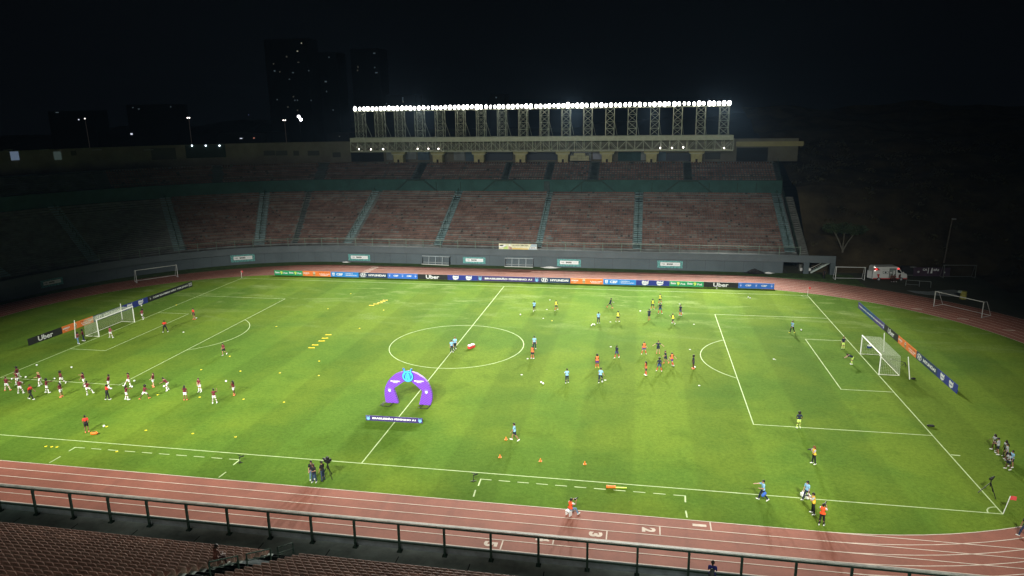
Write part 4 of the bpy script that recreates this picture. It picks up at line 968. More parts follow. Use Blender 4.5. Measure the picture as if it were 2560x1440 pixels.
pp('a8', 154.5, 992.5, 'clasp', LF-10, 'Mo', 'long', 'long-haired maroon player in coral boots in front of the one with the round afro', sk=2, grp=g1)
pp('c1', 79, 999.5, 'walk', RT, 'C', 'short', 'red and black coach striding at the left of the maroon group', h=1.78, sk=0)
pp('a9', 212, 966, 'reach', LF, 'M', 'pony', 'maroon player stretching one arm out to the left on the edge line of the box', sk=2, grp=g1)
pp('a10', 221, 988, 'kickside', AW, 'M', 'pony', 'maroon player with back turned swinging a leg out to the right', sk=1, grp=g1)
pp('a11', 274, 971, 'leanback', LF, 'M', 'short', 'maroon player just behind the ball-holding coach, turned to the left', sk=1, grp=g1)
pp('c2', 270, 1000, 'hold', AW-40, 'C', 'short', 'red and black coach holding a white ball amid the maroon group', h=1.78, sk=1)
pp('a12', 324, 967, 'kick', TO-40, 'M', 'pony', 'maroon player at the corner of the box tapping a ball with one foot', sk=2, grp=g1)
pp('a13', 318, 1000, 'reach', AW-60, 'M', 'long', 'long-haired maroon player with back turned and arms forward, beside the ball-holding coach', sk=0, grp=g1)
pp('a14', 385, 967, 'leanback', LF, 'Mo', 'short', 'maroon player in coral boots leaning to the left right of the box corner', sk=3, hc=1, grp=g1)
pp('a15', 363, 998, 'lunge', AW-30, 'Mo', 'afro', 'maroon player in a wide lunge near the yellow marker', sk=1, grp=g1)
pp('a16', 421, 976.5, 'bow', LF, 'M', 'bun', 'maroon player bending forward over a ball to the left', sk=2, grp=g1)
pp('a17', 464.5, 1000.5, 'stand', AW, 'Mo', 'long', 'maroon player with long black hair standing still with her back to the viewer', sk=0, grp=g1)
pp('a18', 500.5, 980, 'clasp', TO-20, 'M', 'short', 'maroon player facing the viewer with both hands clasped in front', sk=3, hc=1, grp=g1)
pp('a19', 537, 1009, 'handup', AW, 'M', 'bun', 'nearest maroon player with hair in a bun and one hand raised', sk=0, grp=g1)
pp('a20', 586, 988, 'reach', LF-20, 'Mo', 'long', 'rightmost maroon player of the group reaching toward a ball in the air', sk=1, grp=g1)
pp('a21', 561, 888, 'jog', TO-10, 'Mk', 'short', 'lone maroon player in black shorts near the left penalty arc', sk=2)
pp('k1', 277.5, 845, 'wide', AW-20, 'P', 'short', 'maroon goalkeeper standing in the mouth of the left goal', sk=2)
pp('k2', 358, 803, 'jump', LF-20, 'P', 'afro', 'maroon goalkeeper leaping with one arm up to a ball beside the left goal', sk=1, lift=.25)
pp('c3', 486, 798.7, 'stand', TO-30, 'Cs', 'short', 'coach in red top and black shorts standing inside the left penalty area with a ball', h=1.78, sk=2)
pp('c4', 413.7, 831, 'wide', AW+20, 'C', 'short', 'coach in red top and black trousers on the left goal area line', h=1.8, sk=1)
pp('j1', 196.5, 860, 'hold', RT, 'J1', 'long', 'person in pale jeans and pink top by the white net pole of the left goal', sk=1)
pp('j2', 210, 853, 'hold', LF+20, 'J2', 'afro', 'person in dark jeans and maroon top beside the left goal net', sk=1)
pp('c5', 218.4, 1081, 'behind', AW+30, 'Cs', 'short', 'coach in red and black with hands behind the back next to the orange ball bag', h=1.78, sk=0)
pp('m1', 1129.5, 881, 'stand', TO+20, 'L', 'long', 'long-haired person in light blue polo, nearer of the pair on the centre circle halfway line', sk=3)
pp('m2', 1138, 875, 'walk', TO+10, 'L', 'short', 'taller person in light blue polo, farther of the pair on the halfway line', h=1.8, hc=3, sk=3)
pp('b1', 1335.5, 778, 'run', AW, 'Ls', 'short', 'person in light blue shirt running away from the viewer beyond the centre circle', h=1.76, sk=1)
pp('b2', 1390.7, 776, 'jog', TO-20, 'Y', 'short', 'yellow bib player leftmost of the yellow bibs', sk=2, grp=g2)
pp('b3', 1525, 770, 'lunge', RT, 'N', 'short', 'navy player striding with legs wide apart beyond the middle of the right half', sk=0, grp=g2)
pp('b4', 1544.5, 805, 'jog', AW-30, 'Yk', 'short', 'yellow bib player with back turned next to the coach with spare balls', sk=2, grp=g2)
pp('b5', 1496, 808.5, 'stand', AW, 'L', 'pony', 'coach in light blue top with back turned beside the cluster of spare balls', h=1.72, sk=2)
pp('b6', 1631, 773, 'ready', TO, 'Y', 'bun', 'yellow bib player facing the viewer, left of the two at the back', sk=1, grp=g2)
pp('b7', 1650, 760, 'walk', TO-30, 'Y', 'short', 'yellow bib player farthest from the viewer', sk=3, grp=g2)
pp('b8', 1650, 784, 'wide', TO, 'Nb', 'short', 'navy player facing the viewer just in front of the farthest yellow bib', sk=2, grp=g2)
pp('b9', 1622.5, 800, 'jog', AW, 'N', 'short', 'navy player with back turned left of the running yellow bib', sk=2, grp=g2)
pp('b10', 1682.5, 810, 'run', LF-60, 'Yk', 'short', 'yellow bib player running with the ball side leg lifted', sk=3, grp=g2, hc=1)
pp('b11', 1701, 789, 'stand', TO-50, 'Nb', 'bun', 'navy player rightmost of the far group near a white marker', sk=2, grp=g2)
pp('b12', 1336, 872.5, 'stand', TO+10, 'L', 'cap_hat', 'person in light blue polo standing right of the centre circle', h=1.76, sk=3)
pp('b13', 1331, 897, 'stand', RT+60, 'On', 'short', 'orange bib player standing at the right rim of the centre circle', sk=2, grp=g2)
pp('b14', 1542, 895.5, 'walk', TO-40, 'Nb', 'short', 'navy player walking between the orange bib with purple shorts and a white marker', sk=1, grp=g2)
pp('b15', 1492.5, 919, 'stand', TO, 'Oy', 'afro', 'orange bib player in purple shorts and yellow boots', sk=1, grp=g2)
pp('b16', 1609.5, 885, 'wide', TO, 'O', 'short', 'orange bib player facing the viewer at the top left of the near cluster', sk=3, grp=g2)
pp('b17', 1645, 883.7, 'armsout', TO-10, 'N', 'bun', 'navy player with both arms spread wide', sk=3, grp=g2, hc=1)
pp('b18', 1614.5, 938, 'stand', LF, 'On', 'long', 'long-haired orange bib player nearest the viewer', sk=2, grp=g2)
pp('b19', 1648, 927.5, 'wide', TO-20, 'Nb', 'afro', 'navy player with a big afro in front of the cluster', sk=1, grp=g2)
pp('b20', 1663.7, 908.7, 'jog', LF+20, 'N', 'short', 'navy player squeezed behind the orange bib with the ball', sk=2, grp=g2)
pp('b21', 1679, 915, 'kick', TO+30, 'O', 'pony', 'orange bib player with a ball at her foot', sk=3, grp=g2)
pp('b22', 1733, 922, 'stand', LF, 'N', 'afro', 'navy player standing alone in profile left of the penalty arc', sk=1, grp=g2)
pp('b23', 1417.5, 958, 'hold', AW, 'L', 'bun', 'coach in light blue with back turned holding a ball at her side', h=1.70, sk=3)
pp('b24', 1500.5, 958, 'foot', AW-25, 'L', 'short', 'coach in light blue and navy trousers resting one foot on a ball', h=1.8, sk=3)
pp('b25', 1287, 1102, 'walk', LF, 'Ls', 'short', 'person in light blue shirt and navy shorts walking alone near the orange cones', h=1.8, sk=2)
pp('q1', 1980, 833, 'walk', LF+30, 'Lk', 'short', 'coach in light blue and black trousers striding inside the right penalty area', h=1.78, sk=3)
pp('q2', 2107, 873.5, 'stand', AW, 'G', 'bun', 'reddish-haired goalkeeper in lime shorts standing upright by the right goal area line', hc=3, sk=3)
pp('q3', 2130.5, 911, 'bend', LF-20, 'Gw', 'bun', 'goalkeeper in lime shorts doubled over in front of the right goal', sk=3)
pp('q4', 1996, 1070.5, 'hips', AW, 'Gw', 'afro', 'goalkeeper with a big afro, hands on hips on the right penalty area line', sk=1)
pp('v1', 2033.5, 1160, 'shoot', LF+10, 'V', 'long', 'photographer in amber vest with long reddish hair, alone behind the right penalty area', hc=3, sk=3)
pp('w1', 2016, 1250.5, 'carry', LF+30, 'L', 'long', 'woman with long black hair and light blue shirt carrying white bottle crates across the touchline', sk=3, h=1.70)
pp('v2', 2031.5, 1285, 'shoot', LF-15, 'V', 'short', 'photographer in amber vest standing outside the touchline, middle of the three figures', sk=2, h=1.76)
pp('v3', 2053.5, 1313.5, 'shoot', RT+55, 'R', 'short', 'photographer in orange vest with a monopod nearest the running track at the right', sk=2, h=1.74)
pp('w2', 1906, 1251.5, 'point', LF, 'L', 'short', 'man in light blue with a blue shoulder bag walking left along the near touchline', sk=3, h=1.78)
s0 = G(1422, 1288); pp('v4', 0, 0, 'aim', AW-45, 'Rj', 'short', 'photographer in orange bib seated on a small white stool at the edge of the track', sk=2, h=1.76, at=(s0.x+.1, s0.y+.05, 0))
for i, (u, v, hr, lab, fc, kk) in enumerate(((2484, 1126, 'long', 'ball kid in grey shirt at the back of the group, leftmost', LF, 'W'), (2492.5, 1136, 'cap_hat', 'ball kid in grey shirt second from the left of the group', LF-50, 'W'), (2511, 1142, 'long', 'ball kid half hidden behind the taller middle one', LF, 'W'), (2514, 1150, 'pony', 'ball kid in pale top in the middle of the group', LF-20, 'W'), (2527, 1168, 'short', 'ball kid in light blue at the back right of the group', LF, 'Wl'), (2519, 1174, 'long', 'ball kid in grey shirt nearest the viewer', LF, 'W'))):
    pp('e%d' % i, u, v, 'hold' if i in (0, 1, 5) else 'stand', fc, kk, hr, lab, h=1.55, sk=(1, 2, 1, 2, 2, 1)[i], grp=g3)
pp('r1', 2560, 1343, 'carry', LF, 'K', 'short', 'person cut off by the right edge walking at the corner of the track', sk=2, h=1.75)
pp('t1', 786.5, 1206, 'phone', TO-10, 'K', 'long', 'person in black shirt and jeans looking at a phone, front one of the camera crew', sk=3, h=1.72, hc=1)
pp('t2', 781, 1199.5, 'stand', TO+20, 'Kl', 'long', 'person in black shirt and pale jeans standing behind the one with the phone', sk=3, h=1.76)
pp('t3', 808, 1202, 'stand', AW+60, 'Kd', 'cap_hat', 'camera operator in black shirt and jeans beside the tripod camera', sk=2, h=1.78)
pp('s1', 2059.5, 697, 'stand', TO, 'D', 'short', 'steward in black standing by the stair opening at the right end of the wall', sk=1, h=1.75)
pp('s2', 1780, 1462, 'hold', RT+70, 'B', 'short', 'man in royal blue jacket with a backpack leaning at the near railing', sk=1, h=1.76, at=tuple(G(1778, 1474, 4)))
# ------------------------------------------------------------------ balls, cones, markers
ball = MB().sphere((0, 0, 0), .112, 16).mesh('football', True); bmm = mat('white ball', (.75, .77, .74), .4, 6, .12); ball.materials.append(bmm); ball.materials.append(mat('ball patch', (.10, .16, .25), .4))
for p in ball.polygons:
    if (p.index*7) % 23 == 0: p.material_index = 1
def put_ball(u, v, lab, z=.112, at=None):
    p = Vector(at) if at else G(u, v, z); o = link('football', ball, None, (p.x, p.y, z if not at else p.z)); o.rotation_euler = (random.random()*6, random.random()*6, 0); tag(o, lab, 'ball', 'match balls')
for u, v, lab in ((92, 912.5, 'white ball on the grass just inside the left goal line, furthest left'), (179, 918, 'white ball lying alone between the left goal line and the maroon group'), (64.5, 942.5, 'white ball by the shadow of the maroon pair at the left edge'), (30, 947, 'white ball on the edge line of the left penalty area'), (136, 946.5, 'white ball left of the maroon player with the round afro'),
                  (336, 952, 'white ball right of the maroon player at the box corner'), (330, 966.5, 'white ball at the foot of the maroon player at the box corner'), (410, 965.5, 'white ball in front of the maroon player bending forward'), (260, 1065, 'white ball beside the coach with hands behind the back'), (491, 795, 'white ball behind the coach in black shorts'),
                  (1301, 786.5, 'white ball alone left of the running man in light blue'), (1479, 813.5, 'left ball of the pile of three beside the light blue coach'), (1482, 810.5, 'back ball of the pile of three beside the light blue coach'), (1486.5, 811.5, 'right ball of the pile of three beside the light blue coach'), (1792, 720.5, 'white ball at the foot of the black board on the far touchline'),
                  (1870.5, 743, 'left ball of the pair lying near the far touchline'), (1875.5, 745, 'right ball of the pair lying near the far touchline'), (1353, 955.5, 'left ball of the pair in front of the coach with her back turned'), (1358, 958.5, 'right ball of the pair in front of the coach with her back turned'), (1505.5, 953.5, 'white ball under the foot of the light blue coach'),
                  (1683.5, 914, 'white ball at the foot of the orange bib player'), (1737, 917.5, 'white ball behind the heel of the lone navy player in profile'), (2003, 824.5, 'white ball right of the coach inside the right penalty area')): put_ball(u, v, lab)
p = G(1600, 797.5); put_ball(0, 0, 'white ball in the air left of the navy player with back turned', at=(p.x, p.y, 1.25))
p = G(574, 985); put_ball(0, 0, 'white ball in the air near the rightmost maroon player', at=(p.x-.25, p.y, 1.55))
h = PP['k2'][1][0]; put_ball(0, 0, 'white ball above the hand of the leaping goalkeeper', at=(h.x, h.y, h.z+.2))
for k, lab in (('c2', 'white ball held by the coach in the middle of the maroon group'), ('b23', 'white ball held at the side of the light blue coach with her back turned'), ('c3', None)):
    a, b = PP[k][1]
    if k == 'c2': m = (a+b)/2; put_ball(0, 0, lab, at=(m.x, m.y, m.z+.03))
    if k == 'b23': put_ball(0, 0, lab, at=(b.x-.02, b.y+.05, b.z))
dsc = MB(); n = 18
for r0, z0, r1, z1 in ((.14, .0, .13, .022), (.13, .022, .06, .055)):
    i = len(dsc.v)
    for r, z in ((r0, z0), (r1, z1)): dsc.v += [(r*math.cos(2*pi*k/n), r*math.sin(2*pi*k/n), z) for k in range(n)]
    for k in range(n): dsc.f.append((i+k, i+(k+1) % n, i+n+(k+1) % n, i+n+k)); dsc.m.append(0)
dY = dsc.mesh('disc_cone'); dY.materials.append(yellow); dW = dsc.mesh('disc_cone'); dW.materials.append(mat('white plastic', (.75, .75, .72), .5))
def disc_cone(u, v, c, lab): p = G(u, v); o = link('disc_cone', dY if c == 'y' else dW, None, (p.x, p.y, .006)); o.scale = (.9, .9, 1.05); tag(o, lab, 'marker', 'flat marker discs')
for u, v, lab in ((877, 734.5, 'yellow disc nearest the far boards'), (820, 772, 'pale yellow disc left of the row of five flat yellow bars'), (959, 775.5, 'pale yellow disc below the row of five flat yellow bars'), (691, 816.5, 'pale yellow disc right of the left penalty box corner'), (899, 821, 'yellow disc left of the centre circle'), (798, 903, 'yellow disc below the near row of flat yellow bars'), (699.5, 932.5, 'yellow disc between the long row and the maroon group'), (797, 939, 'yellow disc left of the purple arch'),
                  (574.5, 891, 'yellow disc right of the lone player in black shorts'), (503, 924.5, 'yellow disc below the left penalty arc'), (601, 928, 'yellow disc above the rightmost maroon player'), (394.5, 987, 'yellow disc beside the lunging maroon player'), (499.5, 993, 'yellow disc right of the still maroon player with long hair'), (609, 998, 'yellow disc right of the rightmost maroon player'), (441, 762.5, 'yellow disc on the left goal line'),
                  (115, 1116, 'left one of three yellow discs outside the near touchline'), (129.5, 1117, 'middle one of three yellow discs outside the near touchline'), (142.7, 1117.6, 'right one of three yellow discs outside the near touchline'), (292, 1129, 'yellow disc below the dashed bench area line'), (365, 1076, 'yellow disc nearest to the coach with hands behind the back'), (482, 1084, 'yellow disc in the middle of the row above the near touchline'), (589, 1092.5, 'yellow disc at the right of the row above the near touchline'), (267, 1066.5, 'yellow disc touching the ball beside the coach'), (710, 1005.5, 'yellow disc alone between the maroon group and the arch'), (1380, 802, 'only yellow disc in the right half, below the leftmost yellow bib')): disc_cone(u, v, 'y', lab)
for u, v, lab in ((1375, 750, 'white disc beyond the leftmost yellow bib'), (1367, 774, 'white disc left of the leftmost yellow bib'), (1358, 796, 'white disc near the only yellow disc of the right half'), (1534, 756, 'white disc beside the striding navy player'), (1526, 805, 'white disc right of the coach with the ball pile'), (1699, 760, 'white disc beyond the rightmost far navy player'), (1706, 783, 'white disc beside the rightmost far navy player'), (1735, 811, 'white disc right of the running yellow bib'), (1725, 874, 'white disc beyond the lone navy player in profile'), (1748, 964, 'white disc below the penalty arc'), (1527, 867, 'white disc beyond the walking navy player'), (1319, 897, 'white disc left of the orange bib on the circle rim'), (1304, 937, 'white disc below the centre circle'), (1513, 950.5, 'white disc right of the coach with a foot on a ball'), (1935, 898, 'white disc inside the right penalty area'), (458.5, 830.5, 'white disc inside the left penalty area')): disc_cone(u, v, 'w', lab)
fl = MB().box((0, 0, .03), (.9, .10, .05)).box((-.3, 0, .06), (.12, .16, .06)).box((.3, 0, .06), (.12, .16, .06)).mesh('agility_bar'); fl.materials.append(mat('amber plastic', (.80, .58, .02), .5))
for k, (u, v) in enumerate(((929, 764), (940, 760.5), (950, 757.5), (957, 754), (963, 751), (821, 837.5), (812.5, 846), (804, 853), (788, 863), (779, 870))):
    p = G(u, v); o = link('agility_bar', fl, None, (p.x, p.y, 0), .15+random.uniform(-.2, .2)); tag(o, 'flat yellow training bar, %s in the %s row of five' % (('nearest', 'second nearest', 'middle one', 'second farthest', 'farthest')[k % 5 if k < 5 else 4-k % 5], ('far', 'near')[k//5]), 'training bar', 'flat yellow training bars')
cone = MB().box((0, 0, .015), (.26, .26, .03)).tube((0, 0, .03), (0, 0, .30), .10, .025, 12).mesh('traffic_cone'); cone.materials.append(orange)
for u, v, lab in ((1265, 1099, 'orange cone at the feet of the lone walking man'), (1250, 1143.5, 'orange cone farthest left of the near row'), (1351, 1153, 'orange cone in the middle of the near row'), (1462, 1160.5, 'orange cone at the right of the near row')): p = G(u, v); tag(link('traffic_cone', cone, None, (p.x, p.y, 0)), lab, 'cone', 'small orange cones')
p = G(1538, 1220.5); o = empty('cone_stack', (p.x, p.y, 0), .12, 'stack of orange cones lying on its side with yellow poles by the near touchline', 'training kit')
MB().tube((-.75, 0, .13), (-.05, 0, .11), .13, .10, 12).tube((-.05, 0, .11), (.02, 0, .11), .14, .14, 12).build('cones', orange, o); MB().bar((.0, .02, .06), (.95, .02, .05), .08, .06).build('pole', mat('lime pole', (.62, .80, .04), .5), o)
p = G(236, 1086.5); o = empty('ball_bag', (p.x, p.y, 0), .3, 'orange bag lying on the grass beside the coach with hands behind the back', 'bag')
MB().cap((-.2, 0, .15), .15, (.2, 0, .15), .15, 12).build('bag_body', orange, o, True); MB().bar((-.15, 0, .30), (.15, 0, .30), .05).bar((.25, -.05, .06), (.5, .12, .03), .05).build('strap', black, o)
p = G(2327, 1067); o = empty('kit_bag', (p.x, p.y, 0), -.1, 'black bag lying beyond the right goal line near the corner of the box', 'bag')
MB().cap((-.25, 0, .11), .11, (.25, 0, .11), .10, 10).build('bag_body', black, o, True); MB().bar((-.2, .0, .22), (.2, 0, .23), .04).build('handle', darkg, o)
p = G(1178.5, 870); o = empty('medical_kit', (p.x, p.y, 0), 1.05, 'red open crate topped by two white boxes inside the centre circle', 'medical kit')
MB().box((0, 0, .19), (1.0, .44, .34)).build('crate', mat('red crate', (.60, .05, .045), .5), o)
for x in (-.28, .28): MB().box((x, 0, .43), (.38, .42, .14)).build('white_box', white, o)
MB().box((0, 0, .39), (.25, .3, .06)).build('tray', darkg, o)
# ------------------------------------------------------------------ goals
gw = mat('white goal post', (.78, .79, .74), .45); netm = mat('pale net cord', (.44, .50, .36), .8)
def goal(sx, lab):
    o = empty('goal', (sx*52.5, 0, 0), 0 if sx > 0 else pi, lab, 'goal', 'match goals')
    for y in (-3.72, 3.72): MB().tube((.06, y, 0), (.06, y, 2.44), .07, n=12).build('post', gw, o)
    MB().tube((.06, -3.78, 2.5), (.06, 3.78, 2.5), .07, n=12).build('crossbar', gw, o)
    MB().tube((.06, -3.7, .03), (2.3, -3.7, .03), .035).tube((.06, 3.7, .03), (2.3, 3.7, .03), .035).tube((2.3, -3.7, .03), (2.3, 3.7, .03), .04).build('ground_frame', mat('white frame', (.72, .74, .6), .5), o)
    nb = MB(); w = .011; s = .19
    def strand(a, b): nb.bar(a, b, w)
    prof = [(.1, 2.48), (2.2, 2.40), (2.35, .05)]
    ny = int(7.4/s)
    for k in range(ny+1):
        y = -3.7+7.4*k/ny; strand((prof[0][0], y, prof[0][1]), (prof[1][0], y, prof[1][1])); strand((prof[1][0], y, prof[1][1]), (prof[2][0], y, prof[2][1]))
    for k in range(1, 12): t = k/11; strand((.1+2.1*t, -3.7, 2.48-.08*t), (.1+2.1*t, 3.7, 2.48-.08*t))
    for k in range(1, 13): t = k/13; strand((2.2+.15*t, -3.7, 2.4-2.35*t), (2.2+.15*t, 3.7, 2.4-2.35*t))
    for y in (-3.7, 3.7):
        for k in range(1, 12): t = k/11; strand((.1+2.2*t, y, .05), (.1+2.1*t, y, 2.48-.08*t))
        for k in range(1, 13): t = k/13; strand((.1, y, 2.44*t), (2.35-.15*t, y, 2.4*t))
    nb.build('net', netm, o)
    return o
goal(1, 'white match goal with a net at the right end of the pitch'); goal(-1, 'white match goal with a net at the left end of the pitch')
o = empty('hung_bag', (53.3, 2.9, 1.25), 0, 'blue bag with a white towel hanging in the top of the right goal net', 'bag'); MB().cap((-.15, 0, 0), .17, (.15, .1, -.05), .15, 10).build('bag_body', mat('blue nylon', (.02, .05, .22), .6), o, True); MB().box((-.05, .02, .2), (.35, .3, .14), .3).build('towel', white, o)
def netpole(b, t, lab, weight):
    B = G(*b); T = Yp(*t, B.y); o = empty('net_pole', (B.x, B.y, 0), 0, lab, 'pole', 'white net poles'); MB().tube((0, 0, 0), (T.x-B.x, 0, T.z), .055, n=8).build('pole', gw, o)
    MB().cap((.3, .05, .1), .14, (.55, .1, .1), .12, 10).build('weight_bag', black, o, True) if weight else MB().box((0, 0, .02), (.3, .3, .04)).build('base', darkg, o)
netpole((2209, 880), (2211, 832.5), 'white pole behind the far half of the right goal', 0); netpole((2274, 948.5), (2270.7, 892.5), 'white pole with a black weight behind the near half of the right goal', 1)
netpole((188.7, 846), (186, 801), 'white pole behind the near half of the left goal beside two people', 0); netpole((306, 799), (301, 759.5), 'white pole behind the far half of the left goal', 0)
def spare(name, A, B, depth, back, lab, m, h=2.44, feet=True):
    A, B = G(*A), G(*B); L = (B-A).length; a = math.atan2(B.y-A.y, B.x-A.x)
    o = empty(name, (A.x, A.y, 0), a, lab, 'goal', 'spare goals beside the track'); r = .06
    MB().tube((0, 0, 0), (0, 0, h), r).build('post', m, o); MB().tube((L, 0, 0), (L, 0, h), r).build('post', m, o); MB().tube((-r, 0, h), (L+r, 0, h), r).build('crossbar', m, o)
    MB().tube((0, 0, .04), (0, depth, .04), .04).tube((L, 0, .04), (L, depth, .04), .04).tube((0, depth, .04), (L, depth, .04), .04).tube((0, depth, .04), (0, back, h-.05), .03).tube((L, depth, .04), (L, back, h-.05), .03).tube((0, back, h-.05), (0, 0, h-.02), .03).tube((L, back, h-.05), (L, 0, h-.02), .03).build('back_frame', m, o)
gg = mat('dull white goal', (.55, .57, .55), .5); gd = mat('weathered goal', (.16, .17, .15), .6)
spare('spare_goal', (342.5, 707.5), (445, 692.5), 1.9, .7, 'white spare goal standing on the dark track behind the left corner', gg)
spare('spare_goal', (2088, 699.5), (2160.5, 701), 1.4, .5, 'white spare goal facing the viewer left of the ambulance', gg)
spare('spare_goal', (2334, 766), (2453.7, 794.5), 2.3, .8, 'white spare goal standing on the right-hand bend of the track', gg)
spare('spare_goal', (2357.5, 695), (2437, 695.5), 1.2, .4, 'weathered spare goal in the dark right of the painted wall', gd)
# corner flags
def cflag(x, y, hcol, lab, lean=(0, 0), h=1.5):
    o = empty('corner_flag', (x, y, 0), 0, lab, 'corner flag', 'corner flags'); t = Vector((lean[0], lean[1], h)); MB().tube((0, 0, 0), t, .03).build('pole', gw, o)
    f = MB(); 
    for k in range(4): a, b = k*.11, (k+1)*.11; f.quad((t.x+a, t.y+.04*math.sin(a*9), h-.34), (t.x+b, t.y+.04*math.sin(b*9), h-.34), (t.x+b, t.y+.04*math.sin(b*9), h), (t.x+a, t.y+.04*math.sin(a*9), h))
    f.build('flag', mat('red flag', (.62, .07, .07), .7), o)
cflag(52.55, -33.95, 0, 'red corner flag at the near right corner of the pitch', (.35, .1)); cflag(52.5, 34.05, 0, 'corner flag at the far right corner of the pitch'); cflag(-52.5, 34.05, 0, 'corner flag at the far left corner of the pitch')
# ------------------------------------------------------------------ tripods, cameras, microphones
def tripod(b, h, lab, cat, spread=.55, cam_=None, rz=0, name='camera_tripod'):
    p = G(*b); o = empty(name, (p.x, p.y, 0), rz, lab, cat)
    for k in range(3): a = 2*pi*k/3+.5; MB().bar((0, 0, h*.82), (spread*math.cos(a), spread*math.sin(a), .02), .045).build('leg', black, o)
    MB().bar((0, 0, h*.55), (0, 0, h), .06).build('column', black, o); return o
o = tripod((2472, 1237), 1.35, 'black camera on a tripod standing on the goal line near the right corner', 'camera', .75, rz=.3); MB().box((0, 0, 1.45), (.42, .18, .16), .5).tube((.15, .08, 1.45), (.45, .25, 1.45), .07).build('video_camera', black, o)
o = tripod((821, 1194), 1.45, 'bulky broadcast camera on a tripod beside the camera operator', 'camera', .6, rz=1); b = MB().box((0, 0, 1.62), (.28, .62, .30)).tube((0, .3, 1.62), (0, .6, 1.62), .09).box((0, -.1, 1.9), (.16, .26, .22)).box((.2, -.2, 1.7), (.14, .2, .2)); b.build('video_camera', black, o)
MB().bar((-.15, -.3, 1.5), (-.3, -.75, 1.35), .04).build('pan_handle', black, o)
o = tripod((2262, 916), .5, 'low camera on a boom rig behind the right goal net', 'camera', .35, name='goal_camera'); MB().bar((0, 0, .5), (-1.5, .2, .75), .05).build('boom', black, o); MB().box((-1.55, .2, .78), (.2, .14, .14)).build('camera_head', mat('grey plastic', (.3, .32, .3), .5), o)
for u, v, lab in ((600, 1157, 'black microphone on a low stand at the corner of the left bench area'), (1184, 1203, 'black microphone on a low stand at the corner of the right bench area')):
    p = G(u, v); o = empty('microphone_stand', (p.x, p.y, 0), .3, lab, 'microphone', 'pitchside microphones')
    MB().bar((-.25, 0, .02), (.25, 0, .02), .05).bar((0, -.2, .02), (0, .2, .02), .05).bar((0, 0, 0), (0, 0, .55), .05).build('stand', black, o); MB().cap((.0, 0, .55), .05, (.35, .12, .6), .06, 8).bar((-.15, .1, .75), (.15, -.1, .75), .05).build('microphone', black, o)
def stills(key, face, lab, L=.3):
    a, b = PP[key][1]; m = (a+b)/2; o = empty('stills_camera', m, R(face-90), lab, 'camera', 'handheld cameras'); MB().box((0, .02, .02), (.15, .09, .12)).build('camera_body', black, o); MB().tube((0, .06, .02), (0, .06+L, .02), .045, .055, 10).build('lens', mat('lens barrel', (.03, .03, .03) if L < .35 else (.5, .5, .45), .4), o); return m
stills('v1', 200, 'camera held by the photographer with long reddish hair', .2); stills('v2', 175, 'camera held by the amber-vested photographer at the touchline', .2); m = stills('v3', 65, 'long-lensed camera held by the orange-vested photographer', .45); stills('v4', 55, 'camera raised by the photographer seated at the track edge', .25)
o = MB().tube((0, 0, 0), (0, 0, m.z), .02).build('monopod', black); o.location = (m.x+.12, m.y+.12, 0); tag(o, 'black monopod under the long lens of the orange-vested photographer', 'monopod')
o = empty('stool', (s0.x, s0.y, 0), R(AW-45-90), 'small white step stool under the seated photographer', 'stool'); MB().box((0, 0, .40), (.42, .34, .05)).build('seat', white, o)
for x in (-.18, .18): MB().box((x, 0, .19), (.04, .32, .38)).build('leg', white, o)
PP['v4'][0].location.z = .0
a, b = PP['w1'][1]
for q, lab in ((a, 'white bottle crate in the far hand of the woman on the touchline'), (b, 'white bottle crate in the near hand of the woman on the touchline')):
    o = empty('bottle_crate', (q.x, q.y, q.z-.42), .5, lab, 'crate', 'white bottle crates'); c = MB().box((0, 0, .13), (.34, .24, .26)); c.build('crate', white, o); MB().bar((-.15, 0, .26), (-.08, 0, .42), .03).bar((.15, 0, .26), (.08, 0, .42), .03).bar((-.08, 0, .42), (.08, 0, .42), .03).build('handle', white, o)
q = PP['w2'][0].location; o = empty('shoulder_bag', (q.x+.02, q.y-.27, .62), R(10), 'blue shoulder bag of the man walking along the near touchline', 'bag'); MB().cap((-.08, 0, .0), .13, (.08, 0, .2), .13, 10).build('bag_body', mat('blue bag', (.04, .12, .48), .6), o, True); MB().bar((-.1, .02, .25), (-.05, .3, .8), .035).build('strap', black, o)
q = PP['s2'][0]; bk = Vector((-math.cos(R(RT+70)), -math.sin(R(RT+70)), 0)); o = empty('backpack', q.location+bk*.2+Vector((0, 0, 1.08)), R(RT+70-90), 'dark backpack worn by the man at the near railing', 'backpack'); MB().cap((0, 0, 0), .14, (0, 0, .32), .12, 10).build('pack', darkg, o, True); MB().bar((.1, .05, .4), (.12, .28, .3), .04).build('strap', black, o)
sp = (2.2, nr[6][0]-.25, nr[6][1]-.02); PP['sp'] = person(0, 0, 'sit', 60, 'A', 'short', 'spectator in a dark red top sitting at the bottom edge beside the aisle handrail', sk=1, at=sp)
